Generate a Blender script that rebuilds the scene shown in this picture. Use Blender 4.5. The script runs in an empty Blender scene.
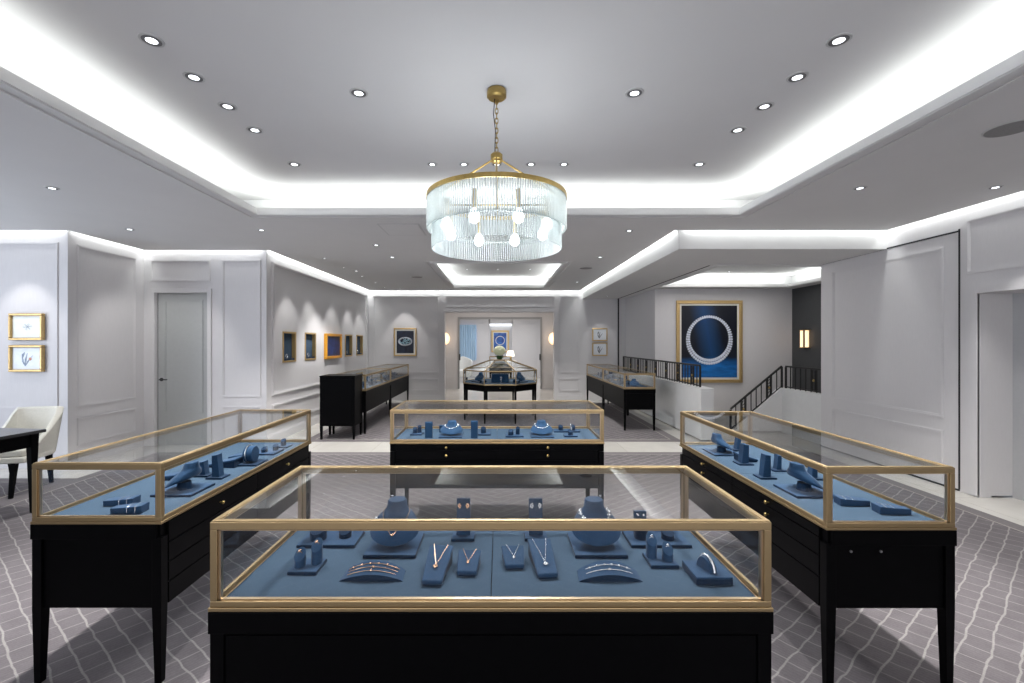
import bpy, math, random
from mathutils import Vector, Matrix
from mathutils.bvhtree import BVHTree
random.seed(7)
PI = math.pi
S = bpy.context.scene
COL = S.collection

# ------------------------------------------------------------------ camera, world, exposure
cam = bpy.data.cameras.new('camera'); camo = bpy.data.objects.new('camera', cam); COL.objects.link(camo)
camo.location = (0, 0, 1.52); camo.rotation_euler = (PI/2, 0, 0)
cam.sensor_width = 36; cam.lens = 36*455/1024; cam.shift_x = 13/1024; cam.shift_y = 0.0005
cam.clip_start = .05
S.camera = camo
w = bpy.data.worlds.new('world'); S.world = w; w.use_nodes = True
w.node_tree.nodes['Background'].inputs[0].default_value = (.55, .65, .8, 1)
w.node_tree.nodes['Background'].inputs[1].default_value = .3
S.view_settings.view_transform = 'Standard'; S.view_settings.look = 'None'
S.view_settings.exposure = 0.55; S.view_settings.gamma = 1; S.view_settings.use_curve_mapping = False
S.cycles.use_denoising = True
S.cycles.max_bounces = 12; S.cycles.diffuse_bounces = 4; S.cycles.glossy_bounces = 4
S.cycles.transmission_bounces = 8; S.cycles.transparent_max_bounces = 48
S.cycles.caustics_reflective = False; S.cycles.caustics_refractive = False
S.cycles.sample_clamp_indirect = 4

def area(name, loc, rot, sx, sy, power, color=(1, 1, 1), spread=None):
    l = bpy.data.lights.new(name, 'AREA'); l.shape = 'RECTANGLE'; l.size = sx; l.size_y = sy
    l.energy = power; l.color = color
    if spread: l.spread = spread
    o = bpy.data.objects.new(name, l); COL.objects.link(o); o.location = loc; o.rotation_euler = rot
    return o
ZS, ZU, ZL = 2.865, 3.12, 2.656        # soffit, upper ceiling, low soffit over the stair
COOL = (.96, 1.0, .975)
COVE = 2.9      # W per metre, coffer
WASH = 2.0       # W per metre, perimeter slot
CX0, CX1, CY0, CY1 = -2.55, 2.53, -1.9, 4.78     # big coffer
KX0, KX1, KY0, KY1 = -1.11, 1.11, 7.75, 11.2     # small coffer
TX0, TX1, TY0, TY1 = 3.3, 5.9, 6.8, 9.3          # stair coffer
def cove(x0, x1, y0, y1, z, p, d=.1, wid=.05):
    # upward strips lying in the pocket behind each lip
    for (a, b, fx) in ((x0-d, (y0+y1)/2, 1), (x1+d, (y0+y1)/2, -1)):
        area('cove_strip_light', (a, b, z), (0, PI+fx*.35, 0), wid, (y1-y0), p*(y1-y0), COOL)
    for (a, b, fy) in (((x0+x1)/2, y0-d, -1), ((x0+x1)/2, y1+d, 1)):
        area('cove_strip_light', (a, b, z), (PI+fy*.35, 0, 0), (x1-x0), wid, p*(x1-x0), COOL)
cove(CX0, CX1, CY0, CY1, 2.895, COVE)
cove(KX0, KX1, KY0, KY1, 2.895, COVE*.7)
cove(TX0, TX1, TY0, TY1, 2.69, COVE*.7)
G = .085
def washx(x0, x1, y, p=WASH):      # slot along X at y
    area('wall_washer_light', ((x0+x1)/2, y, 2.95), (0, 0, 0), x1-x0, .04, p*(x1-x0), COOL)
def washy(x, y0, y1, p=WASH):
    area('wall_washer_light', (x, (y0+y1)/2, 2.95), (0, 0, 0), .04, y1-y0, p*(y1-y0), COOL)
washx(-7.4, -5.3, 5.56-G/2); washy(-5.27+G/2, 5.6, 6.7); washx(-5.2, -3.5, 6.75-G/2)
washy(-3.45+G/2, 6.8, 11.95, 2.9); washx(-3.4, 2.1, 12-G/2, 2.9); washy(2.2-G/2, 5.6, 11.9)
washx(2.25, 4.7, 5.56-G/2); washy(4.75-G/2, -2.9, 5.5)
# daylight from the shop windows far to the left of the picture; plus an added fill light behind the camera
area('daylight_left', (-7.3, 2.6, 1.5), (0, -PI/2, 0), 2.2, 3.0, 110, (.78, .87, 1.0))
area('rear_fill', (0.0, -2.8, 1.7), (PI/2, 0, 0), 7.0, 2.2, 100, (.98, .98, 1.0))
area('far_room_light', (0.0, 17.0, 2.7), (0, 0, 0), 3.0, 4.0, 70, (.96, .98, 1.0))
area('vestibule_light', (0.0, 13.4, 2.7), (0, 0, 0), 3.0, 1.6, 24, (1.0, .95, .91))
area('stair_hall_light', (4.4, 8.3, 2.85), (0, 0, 0), 2.0, 1.8, 16, (1.0, .97, .95))

# ------------------------------------------------------------------ materials
def nn(t, ty, **k):
    n = t.nodes.new(ty)
    for a, b in k.items(): setattr(n, a, b)
    return n
def mat(name, col, rough=.5, metal=0., spec=None, bump=None, noise=None, coat=0, emit=None, estr=0, sheen=0):
    m = bpy.data.materials.new(name); m.use_nodes = True; t = m.node_tree; b = t.nodes['Principled BSDF']
    b.inputs['Base Color'].default_value = (*col, 1); b.inputs['Roughness'].default_value = rough
    b.inputs['Metallic'].default_value = metal
    if spec is not None: b.inputs['Specular IOR Level'].default_value = spec
    if coat: b.inputs['Coat Weight'].default_value = coat
    if sheen: b.inputs['Sheen Weight'].default_value = sheen; b.inputs['Sheen Roughness'].default_value = .4
    if emit: b.inputs['Emission Color'].default_value = (*emit, 1); b.inputs['Emission Strength'].default_value = estr
    tc = nn(t, 'ShaderNodeTexCoord')
    if noise:   # (scale, amount) multiplies the colour; optional stretch
        sc, am = noise[:2]
        mp = nn(t, 'ShaderNodeMapping'); t.links.new(tc.outputs['Object'], mp.inputs[0])
        if len(noise) > 2: mp.inputs['Scale'].default_value = noise[2]
        n = nn(t, 'ShaderNodeTexNoise'); n.inputs['Scale'].default_value = sc; n.inputs['Detail'].default_value = 3
        t.links.new(mp.outputs[0], n.inputs['Vector'])
        r = nn(t, 'ShaderNodeMapRange'); r.inputs['From Min'].default_value = .3; r.inputs['From Max'].default_value = .7
        r.inputs['To Min'].default_value = 1-am; r.inputs['To Max'].default_value = 1+am
        t.links.new(n.outputs['Fac'], r.inputs['Value'])
        x = nn(t, 'ShaderNodeVectorMath', operation='SCALE'); x.inputs[0].default_value = col
        t.links.new(r.outputs[0], x.inputs['Scale']); t.links.new(x.outputs[0], b.inputs['Base Color'])
    if bump:
        n = nn(t, 'ShaderNodeTexNoise'); n.inputs['Scale'].default_value = bump[0]; n.inputs['Detail'].default_value = 2
        t.links.new(tc.outputs['Object'], n.inputs['Vector'])
        bm = nn(t, 'ShaderNodeBump'); bm.inputs['Strength'].default_value = bump[1]; bm.inputs['Distance'].default_value = .002
        t.links.new(n.outputs['Fac'], bm.inputs['Height']); t.links.new(bm.outputs[0], b.inputs['Normal'])
    return m
M = {}
M['wall'] = mat('wall_fabric_paint', (.63, .615, .625), .7, spec=.25, noise=(60, .015, (1, 1, .15)))
M['ceil'] = mat('ceiling_paint', (.68, .675, .675), .9, spec=.1, noise=(3, .01))
M['white'] = mat('white_trim', (.78, .78, .78), .5, noise=(20, .01))
M['stairdark'] = mat('charcoal_wall', (.05, .052, .055), .6, noise=(20, .05))
M['black'] = mat('black_lacquer', (.0012, .0012, .0016), .42, spec=.055, noise=(30, .15))
M['blacksat'] = mat('black_satin_metal', (.02, .02, .021), .42, metal=.3, noise=(30, .1))
M['gold'] = mat('brushed_champagne_brass', (.37, .275, .155), .45, metal=1, noise=(20, .02))
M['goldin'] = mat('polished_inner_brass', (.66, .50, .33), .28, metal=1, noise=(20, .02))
M['goldf'] = mat('gilded_frame', (.60, .42, .19), .42, metal=.7, noise=(50, .08))
M['brass'] = mat('aged_brass', (.46, .33, .12), .33, metal=1, noise=(60, .1))
M['mount'] = mat('picture_mount', (.72, .70, .64), .8, noise=(40, .02))
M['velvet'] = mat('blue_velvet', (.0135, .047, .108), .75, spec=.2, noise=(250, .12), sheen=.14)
M['velvetd'] = mat('blue_velvet_shaded', (.006, .022, .054), .8, spec=.15, noise=(250, .12), sheen=.1)  # darker copy of the blue velvet, shade of sides and fronts in the colour
M['deck'] = mat('blue_display_cloth', (.046, .078, .122), .85, spec=.15, noise=(300, .06))
M['cream'] = mat('cream_upholstery', (.56, .545, .49), .7, noise=(60, .04), sheen=.1)
M['steel'] = mat('brushed_steel', (.6, .6, .62), .3, metal=1, noise=(60, .05))
M['rose'] = mat('rose_gold_jewellery', (.95, .62, .42), .18, metal=1, noise=(300, .05))
M['diamond'] = mat('white_diamond_pave', (.92, .93, .97), .08, metal=.85, noise=(900, .25), bump=(900, .6))
M['dark'] = mat('dark_void', (.012, .012, .014), .7, noise=(20, .1))
M['grey'] = mat('grey_grille', (.24, .235, .235), .7, noise=(200, .15))
M['trimgrey'] = mat('downlight_trim', (.5, .5, .5), .4, noise=(40, .02))
M['inner'] = mat('downlight_baffle', (.16, .16, .165), .5, metal=.4, noise=(40, .02))
M['petal'] = mat('hydrangea_petal', (.88, .89, .64), .6, noise=(60, .12))
M['leaf'] = mat('dark_leaf', (.02, .075, .015), .5, noise=(60, .3))
M['curtain'] = mat('sheer_curtain', (.42, .58, .74), .8, noise=(14, .1, (1, 1, .1)), emit=(.25, .5, .8), estr=.0)  # blue daylight through the curtain is put into its base colour
M['plaster'] = mat('white_parapet', (.68, .68, .68), .6, noise=(10, .02))
M['led'] = mat('led_lens', (1, 1, 1), .4, emit=(.90, .94, 1), estr=2.2, noise=(40, .01))
M['bulb'] = mat('frosted_bulb', (1, 1, 1), .3, emit=(.86, .93, 1), estr=4, noise=(40, .01))
M['warm'] = mat('warm_sconce_glass', (1, .8, .6), .4, emit=(1, .66, .38), estr=.9, noise=(40, .01))
M['bar'] = mat('lit_cove_bar', (1, 1, 1), .4, emit=(.85, .93, 1), estr=1.4, noise=(40, .01))
M['sky'] = mat('window_daylight', (.3, .5, .8), .4, emit=(.3, .56, .95), estr=.9, noise=(4, .05))

def thin_glass(name, tint, f0=.04, mult=1., rough=0.0):
    m = bpy.data.materials.new(name); m.use_nodes = True; t = m.node_tree; t.nodes.clear()
    o = nn(t, 'ShaderNodeOutputMaterial'); mx = nn(t, 'ShaderNodeMixShader')
    tr = nn(t, 'ShaderNodeBsdfTransparent'); gl = nn(t, 'ShaderNodeBsdfGlossy')
    gl.inputs['Roughness'].default_value = rough
    ns = nn(t, 'ShaderNodeTexNoise'); ns.inputs['Scale'].default_value = 3
    r0 = nn(t, 'ShaderNodeMixRGB'); r0.inputs[1].default_value = (*tint, 1); r0.inputs[2].default_value = (*[c*.995 for c in tint], 1)
    t.links.new(ns.outputs['Fac'], r0.inputs[0]); t.links.new(r0.outputs[0], tr.inputs['Color'])
    lw = nn(t, 'ShaderNodeLayerWeight'); lw.inputs['Blend'].default_value = .5
    p = nn(t, 'ShaderNodeMath', operation='POWER'); p.inputs[1].default_value = 5
    t.links.new(lw.outputs['Facing'], p.inputs[0])
    a = nn(t, 'ShaderNodeMath', operation='MULTIPLY_ADD'); a.inputs[1].default_value = (1-f0)*mult; a.inputs[2].default_value = f0*mult
    t.links.new(p.outputs[0], a.inputs[0]); t.links.new(a.outputs[0], mx.inputs[0])
    t.links.new(tr.outputs[0], mx.inputs[1]); t.links.new(gl.outputs[0], mx.inputs[2]); t.links.new(mx.outputs[0], o.inputs[0])
    return m
M['glass'] = thin_glass('clear_case_glass', (.99, .995, .993), mult=.8)

def rod_glass():
    m = bpy.data.materials.new('crystal_rod_glass'); m.use_nodes = True; t = m.node_tree; t.nodes.clear()
    o = nn(t, 'ShaderNodeOutputMaterial')
    tr = nn(t, 'ShaderNodeBsdfTransparent'); tr.inputs[0].default_value = (.80, .84, .83, 1)
    tl = nn(t, 'ShaderNodeBsdfTranslucent'); tl.inputs[0].default_value = (.84, .88, .90, 1)
    df = nn(t, 'ShaderNodeBsdfDiffuse'); df.inputs[0].default_value = (.80, .83, .82, 1)
    gl = nn(t, 'ShaderNodeBsdfGlossy'); gl.inputs['Roughness'].default_value = .12
    ns = nn(t, 'ShaderNodeTexNoise'); ns.inputs['Scale'].default_value = 40
    m1 = nn(t, 'ShaderNodeMixShader'); m2 = nn(t, 'ShaderNodeMixShader'); m3 = nn(t, 'ShaderNodeMixShader')
    m1.inputs[0].default_value = .5; t.links.new(tl.outputs[0], m1.inputs[1]); t.links.new(df.outputs[0], m1.inputs[2])
    mr = nn(t, 'ShaderNodeMapRange'); mr.inputs['To Min'].default_value = .34; mr.inputs['To Max'].default_value = .48
    t.links.new(ns.outputs['Fac'], mr.inputs[0]); t.links.new(mr.outputs[0], m2.inputs[0])
    t.links.new(tr.outputs[0], m2.inputs[1]); t.links.new(m1.outputs[0], m2.inputs[2])
    lw = nn(t, 'ShaderNodeLayerWeight'); lw.inputs['Blend'].default_value = .5
    p = nn(t, 'ShaderNodeMath', operation='POWER'); p.inputs[1].default_value = 3
    t.links.new(lw.outputs['Facing'], p.inputs[0])
    a = nn(t, 'ShaderNodeMath', operation='MULTIPLY_ADD'); a.inputs[1].default_value = .6; a.inputs[2].default_value = .06
    t.links.new(p.outputs[0], a.inputs[0]); t.links.new(a.outputs[0], m3.inputs[0])
    t.links.new(m2.outputs[0], m3.inputs[1]); t.links.new(gl.outputs[0], m3.inputs[2]); t.links.new(m3.outputs[0], o.inputs[0])
    return m
M['rod'] = rod_glass()

def math_(t, op, a, b=None, c=None):
    n = nn(t, 'ShaderNodeMath', operation=op)
    for i, v in enumerate((a, b, c)):
        if v is None: continue
        if isinstance(v, (int, float)): n.inputs[i].default_value = v
        else: t.links.new(v, n.inputs[i])
    return n.outputs[0]
def carpet():
    m = bpy.data.materials.new('hatched_carpet'); m.use_nodes = True; t = m.node_tree; b = t.nodes['Principled BSDF']
    b.inputs['Roughness'].default_value = .95; b.inputs['Specular IOR Level'].default_value = .1
    g = nn(t, 'ShaderNodeNewGeometry'); sp = nn(t, 'ShaderNodeSeparateXYZ'); t.links.new(g.outputs['Position'], sp.inputs[0])
    X = math_(t, 'ABSOLUTE', sp.outputs[0]); Y = sp.outputs[1]
    s = math_(t, 'ADD', math_(t, 'MULTIPLY', X, -.61), math_(t, 'MULTIPLY', Y, .79))
    q = math_(t, 'ADD', math_(t, 'MULTIPLY', X, .79), math_(t, 'MULTIPLY', Y, .61))
    nz = nn(t, 'ShaderNodeTexNoise'); nz.inputs['Scale'].default_value = 6; nz.inputs['Detail'].default_value = 2
    t.links.new(g.outputs['Position'], nz.inputs['Vector'])
    wob = math_(t, 'MULTIPLY', math_(t, 'SUBTRACT', nz.outputs['Fac'], .5), .034)
    s1 = math_(t, 'DIVIDE', math_(t, 'ADD', s, wob), .098)
    row = math_(t, 'FLOOR', s1); f1 = math_(t, 'ABSOLUTE', math_(t, 'SUBTRACT', math_(t, 'FRACT', s1), .5))
    l1 = nn(t, 'ShaderNodeMapRange', interpolation_type='SMOOTHSTEP'); l1.inputs['From Min'].default_value = .435; l1.inputs['From Max'].default_value = .475
    t.links.new(f1, l1.inputs[0])
    wn = nn(t, 'ShaderNodeTexWhiteNoise', noise_dimensions='1D'); t.links.new(row, wn.inputs['W'])
    q1 = math_(t, 'ADD', math_(t, 'DIVIDE', math_(t, 'ADD', q, math_(t, 'MULTIPLY', wob, .8)), .125), wn.outputs['Value'])
    f2 = math_(t, 'ABSOLUTE', math_(t, 'SUBTRACT', math_(t, 'FRACT', q1), .5))
    l2 = nn(t, 'ShaderNodeMapRange', interpolation_type='SMOOTHSTEP'); l2.inputs['From Min'].default_value = .455; l2.inputs['From Max'].default_value = .487
    l2.inputs['To Max'].default_value = .75
    t.links.new(f2, l2.inputs[0])
    # border band and its pale line
    ln = math_(t, 'MAXIMUM', l1.outputs[0], l2.outputs[0])
    q3 = math_(t, 'ABSOLUTE', math_(t, 'SUBTRACT', math_(t, 'FRACT', math_(t, 'DIVIDE', math_(t, 'ADD', q, wob), .021)), .5))
    fine = math_(t, 'MULTIPLY_ADD', q3, .22, .94)
    n2 = nn(t, 'ShaderNodeTexNoise'); n2.inputs['Scale'].default_value = 160; t.links.new(g.outputs['Position'], n2.inputs['Vector'])
    n2b = nn(t, 'ShaderNodeTexNoise'); n2b.inputs['Scale'].default_value = 9; n2b.inputs['Detail'].default_value = 5; t.links.new(g.outputs['Position'], n2b.inputs['Vector'])
    fine = math_(t, 'MULTIPLY', fine, math_(t, 'MULTIPLY_ADD', n2.outputs['Fac'], .35, .82))
    fine = math_(t, 'MULTIPLY', fine, math_(t, 'MULTIPLY_ADD', n2b.outputs['Fac'], .4, .78))
    mc = nn(t, 'ShaderNodeMixRGB'); mc.inputs[1].default_value = (.142, .128, .136, 1); mc.inputs[2].default_value = (.27, .256, .25, 1)
    t.links.new(ln, mc.inputs[0])
    sc = nn(t, 'ShaderNodeVectorMath', operation='SCALE'); t.links.new(mc.outputs[0], sc.inputs[0]); t.links.new(fine, sc.inputs['Scale'])
    t.links.new(sc.outputs[0], b.inputs['Base Color'])
    bm = nn(t, 'ShaderNodeBump'); bm.inputs['Strength'].default_value = .4; bm.inputs['Distance'].default_value = .003
    t.links.new(n2.outputs['Fac'], bm.inputs['Height']); t.links.new(bm.outputs[0], b.inputs['Normal'])
    return m
M['carpet'] = carpet()
M['cborder'] = mat('carpet_border', (.17, .155, .16), .95, spec=.1, noise=(120, .12), bump=(160, .4))
M['cline'] = mat('carpet_pale_line', (.31, .29, .27), .95, spec=.1, noise=(60, .15))
def marble():
    m = mat('cream_marble', (.60, .575, .535), .18, noise=(1.5, .05)); t = m.node_tree; b = t.nodes['Principled BSDF']
    tc = nn(t, 'ShaderNodeNewGeometry')
    br = nn(t, 'ShaderNodeTexBrick'); br.offset = 0; br.inputs['Scale'].default_value = 1
    br.inputs['Brick Width'].default_value = .9; br.inputs['Row Height'].default_value = .9; br.inputs['Mortar Size'].default_value = .0025
    br.inputs['Color1'].default_value = (.60, .575, .535, 1); br.inputs['Color2'].default_value = (.57, .545, .505, 1); br.inputs['Mortar'].default_value = (.38, .36, .33, 1)
    t.links.new(tc.outputs['Position'], br.inputs['Vector'])
    nz = nn(t, 'ShaderNodeTexNoise'); nz.inputs['Scale'].default_value = 2.5; nz.inputs['Detail'].default_value = 8; nz.inputs['Distortion'].default_value = 1.4
    t.links.new(tc.outputs['Position'], nz.inputs['Vector'])
    v = math_(t, 'MULTIPLY_ADD', nz.outputs['Fac'], .22, .89)
    sc = nn(t, 'ShaderNodeVectorMath', operation='SCALE'); t.links.new(br.outputs[0], sc.inputs[0]); t.links.new(v, sc.inputs['Scale'])
    t.links.new(sc.outputs[0], b.inputs['Base Color']); return m
M['marble'] = marble()
def art_print(name, base, glow, kind):
    # printed picture: soft blue folds, drawn in object space (x across, z up, unit square)
    m = bpy.data.materials.new(name); m.use_nodes = True; t = m.node_tree; b = t.nodes['Principled BSDF']; b.inputs['Roughness'].default_value = .35
    tc = nn(t, 'ShaderNodeTexCoord'); sp = nn(t, 'ShaderNodeSeparateXYZ'); t.links.new(tc.outputs['Object'], sp.inputs[0])
    mp = nn(t, 'ShaderNodeMapping'); t.links.new(tc.outputs['Object'], mp.inputs[0])
    nz = nn(t, 'ShaderNodeTexNoise'); nz.inputs['Detail'].default_value = 4; nz.inputs['Distortion'].default_value = .6
    t.links.new(mp.outputs[0], nz.inputs['Vector'])
    cr = nn(t, 'ShaderNodeValToRGB')
    if kind == 'velvet':
        mp.inputs['Scale'].default_value = (1.6, 1, 9); nz.inputs['Scale'].default_value = 2.4
        z = sp.outputs[2]
        low = nn(t, 'ShaderNodeMapRange'); low.inputs['From Min'].default_value = -.20; low.inputs['From Max'].default_value = -.34
        t.links.new(z, low.inputs[0])
        folds = math_(t, 'MULTIPLY', nz.outputs['Fac'], low.outputs[0])
        xx = math_(t, 'ADD', sp.outputs[0], math_(t, 'MULTIPLY', z, .25))
        g = math_(t, 'SUBTRACT', 1, math_(t, 'MULTIPLY', math_(t, 'ABSOLUTE', math_(t, 'SUBTRACT', xx, .0)), 3.0))
        g = math_(t, 'MULTIPLY', math_(t, 'MAXIMUM', g, 0), .22)
        v = math_(t, 'ADD', folds, g)
    elif kind == 'pale':
        nz.inputs['Scale'].default_value = 3; v = nz.outputs['Fac']
    else:
        nz.inputs['Scale'].default_value = 3.0; v = nz.outputs['Fac']
    t.links.new(v, cr.inputs[0])
    cr.color_ramp.elements[0].position = .05 if kind == 'velvet' else .35; cr.color_ramp.elements[0].color = (*base, 1)
    cr.color_ramp.elements[1].position = .75; cr.color_ramp.elements[1].color = (*glow, 1)
    t.links.new(cr.outputs[0], b.inputs['Base Color']); return m
M['art_big'] = art_print('blue_velvet_print', (.003, .005, .012), (.01, .16, .5), 'velvet')
M['art_watch'] = art_print('navy_print', (.004, .007, .018), (.01, .025, .06), 'x')
M['art_blue'] = art_print('blue_print', (.008, .012, .07), (.02, .05, .22), 'x')
M['art_far'] = art_print('cobalt_print', (.01, .04, .22), (.05, .2, .6), 'x')
M['art_paper'] = art_print('pale_paper', (.72, .74, .66), (.80, .82, .80), 'pale')
M['art_paper2'] = art_print('cool_paper', (.70, .74, .80), (.80, .83, .86), 'pale')
M['ink'] = mat('ink_wash', (.30, .36, .45), .8, noise=(60, .3))
M['inkdark'] = mat('dark_ink', (.10, .11, .13), .8, noise=(60, .3))
M['inkred'] = mat('coral_ink', (.55, .28, .22), .8, noise=(60, .2))
M['niche'] = mat('slate_niche_cloth', (.035, .07, .12), .8, noise=(60, .1))

# ------------------------------------------------------------------ mesh builder
class MB:
    def __init__(s): s.v = []; s.f = []; s.M = Matrix.Identity(4)
    def at(s, loc=(0, 0, 0), rz=0, rx=0, ry=0):
        s.M = Matrix.Translation(loc) @ Matrix.Rotation(rz, 4, 'Z') @ Matrix.Rotation(ry, 4, 'Y') @ Matrix.Rotation(rx, 4, 'X'); return s
    def add(s, vs, fs):
        n = len(s.v); s.v += [tuple(s.M @ Vector(p)) for p in vs]; s.f += [tuple(i+n for i in f) for f in fs]; return s
    def box(s, x0, x1, y0, y1, z0, z1):
        return s.add([(x0, y0, z0), (x1, y0, z0), (x1, y1, z0), (x0, y1, z0), (x0, y0, z1), (x1, y0, z1), (x1, y1, z1), (x0, y1, z1)],
                     [(0, 3, 2, 1), (4, 5, 6, 7), (0, 1, 5, 4), (1, 2, 6, 5), (2, 3, 7, 6), (3, 0, 4, 7)])
    def prism(s, poly, z0, z1):
        n = len(poly)
        return s.add([(x, y, z0) for x, y in poly]+[(x, y, z1) for x, y in poly],
                     [tuple(range(n-1, -1, -1)), tuple(range(n, 2*n))]+[(i, (i+1) % n, n+(i+1) % n, n+i) for i in range(n)])
    def loft(s, rings, cap=True, closed=False):
        n = len(rings[0]); vs = [p for r in rings for p in r]; fs = []
        R = len(rings)
        for k in range(R if closed else R-1):
            a, b = k*n, ((k+1) % R)*n
            for i in range(n): fs.append((a+i, a+(i+1) % n, b+(i+1) % n, b+i))
        if cap and not closed: fs += [tuple(range(n-1, -1, -1)), tuple(range((R-1)*n, R*n))]
        return s.add(vs, fs)
    def lathe(s, prof, c=(0, 0, 0), n=24):
        rings = [[(c[0]+r*math.cos(2*PI*i/n), c[1]+r*math.sin(2*PI*i/n), c[2]+z) for i in range(n)] for r, z in prof]
        return s.loft(rings)
    def cyl(s, c, r, z0, z1, n=20): return s.lathe([(r, z0), (r, z1)], c, n)
    def tube(s, pts, r, n=8, closed=False):
        pts = [Vector(p) for p in pts]; rings = []; L = len(pts); up = None
        for i, p in enumerate(pts):
            if closed: d = pts[(i+1) % L]-pts[i-1]
            else: d = pts[min(i+1, L-1)]-pts[max(i-1, 0)]
            d.normalize()
            if up is None: up = Vector((0, 0, 1)) if abs(d.z) < .9 else Vector((1, 0, 0))
            a = d.cross(up).normalized(); up = a.cross(d).normalized()
            rr = r[i] if isinstance(r, (list, tuple)) else r
            rings.append([tuple(p+a*rr*math.cos(2*PI*k/n)+up*rr*math.sin(2*PI*k/n)) for k in range(n)])
        return s.loft(rings, closed=closed)
    def ball(s, c, r, n=8, m=6, sz=1.):
        rings = [[(c[0]+r*math.sin(PI*(j+.001)/m)*math.cos(2*PI*i/n), c[1]+r*math.sin(PI*(j+.001)/m)*math.sin(2*PI*i/n), c[2]-sz*r*math.cos(PI*j/m)) for i in range(n)] for j in range(m+1)]
        return s.loft(rings, cap=False)
    def taper(s, x, y, a0, a1, z0, z1):   # square leg: half width a0 at z0, a1 at z1
        return s.loft([[(x-a, y-a, z), (x+a, y-a, z), (x+a, y+a, z), (x-a, y+a, z)] for a, z in ((a0, z0), (a1, z1))])
    def build(s, name, m, parent=None, smooth=False, bevel=0, seg=2, loc=None):
        me = bpy.data.meshes.new(name); me.from_pydata(s.v, [], s.f); me.materials.append(m)
        if smooth:
            me.polygons.foreach_set('use_smooth', [True]*len(me.polygons)); me.set_sharp_from_angle(angle=math.radians(38))
        me.update()
        o = bpy.data.objects.new(name, me); COL.objects.link(o)
        if bevel:
            b = o.modifiers.new('bevel', 'BEVEL'); b.width = bevel; b.segments = seg; b.limit_method = 'ANGLE'
        if parent: o.parent = parent
        if loc: o.location = loc
        return o
def tag(o, label=None, cat=None, group=None, kind=None):
    if label: o['label'] = label
    if cat: o['category'] = cat
    if group: o['group'] = group
    if kind: o['kind'] = kind
    return o
def thing(name, label, cat, loc=(0, 0, 0), rz=0, group=None):
    o = bpy.data.objects.new(name, None); COL.objects.link(o); o.location = loc; o.rotation_euler = (0, 0, rz); o.empty_display_size = .1
    return tag(o, label, cat, group)
def struct(name, mb, m, smooth=False, bevel=0):
    return tag(mb.build(name, m, None, smooth, bevel), kind='structure')
def dup(root, loc, rz, label, group=None):
    r = root.copy(); COL.objects.link(r); r.location = loc; r.rotation_euler = (0, 0, rz); r['label'] = label
    if group: r['group'] = group
    for ch in list(root.children):
        c = ch.copy(); COL.objects.link(c); c.parent = r
        for gg in list(ch.children):
            d = gg.copy(); COL.objects.link(d); d.parent = c
    return r

# ------------------------------------------------------------------ the setting
f = MB().box(-7.6, 6.5, -3.1, 21.2, -.14, -.02); struct('floor', f, M['marble'])
def carpet_rect(n, x0, x1, y0, y1, e=.16):
    struct('trim_%d' % n, MB().box(x0, x1, y0, y1, -.02, -.014), M['cborder'])
    struct('trim_%d' % (n+1), MB().box(x0+e-.02, x1-e+.02, y0+e-.02, y1-e+.02, -.0155, -.011), M['cline'])
    struct('trim_%d' % (n+2), MB().box(x0+e, x1-e, y0+e, y1-e, -.0155, -.0095), M['carpet'])
carpet_rect(1, -4.75, 4.37, -2.9, 6.34)
carpet_rect(4, -7.5, -4.752, -2.9, 5.12)
carpet_rect(7, -3.03, 2.84, 7.02, 11.5)
# walls
T = .12
WL = MB()     # left corridor wall with four openings for the niches
NICHE = [(7.25, 7.72), (8.08, 8.56), (10.18, 10.68), (11.0, 11.5)]
NZ0, NZ1 = 1.19, 1.69
ys = [6.75]
for a, b in NICHE: ys += [a, b]
ys.append(12.0)
for i in range(0, len(ys), 2): WL.box(-3.45-T, -3.45, ys[i], ys[i+1], -.02, 3.12)
for a, b in NICHE: WL.box(-3.45-T, -3.45, a, b, 0, NZ0); WL.box(-3.45-T, -3.45, a, b, NZ1, 3.12)
struct('wall_left', WL, M['wall'])
DX0, DX1, DZ = -5.10, -4.32, 2.25     # service door
wf = MB(); wf.box(-5.27, DX0, 6.75, 6.75+T, -.02, 3.12).box(DX1, -3.45-T, 6.75, 6.75+T, -.02, 3.12).box(DX0, DX1, 6.75, 6.75+T, DZ, 3.12)
struct('wall_left_return', wf, M['wall'])
struct('wall_left_side', MB().box(-5.27-T, -5.27, 5.56+T, 6.75+T, -.02, 3.12), M['wall'])
struct('wall_left_front', MB().box(-7.5, -5.27, 5.56, 5.56+T, -.02, 3.12), M['wall'])
struct('wall_left_outer', MB().box(-7.62, -7.5, -3, 5.68, -.02, 3.12), M['wall'])
struct('wall_rear', MB().box(-7.62, 5.3, -3.12, -3, -.02, 3.12), M['wall'])
PX0, PX1, PZ = -1.43, 1.45, 2.30      # portal
wb = MB(); wb.box(-3.45-T, PX0, 12, 12.15, -.02, 3.12).box(PX1, 3.34, 12, 12.15, -.02, 3.12).box(PX0, PX1, 12, 12.15, PZ, 3.12)
struct('wall_back', wb, M['wall'])
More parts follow.
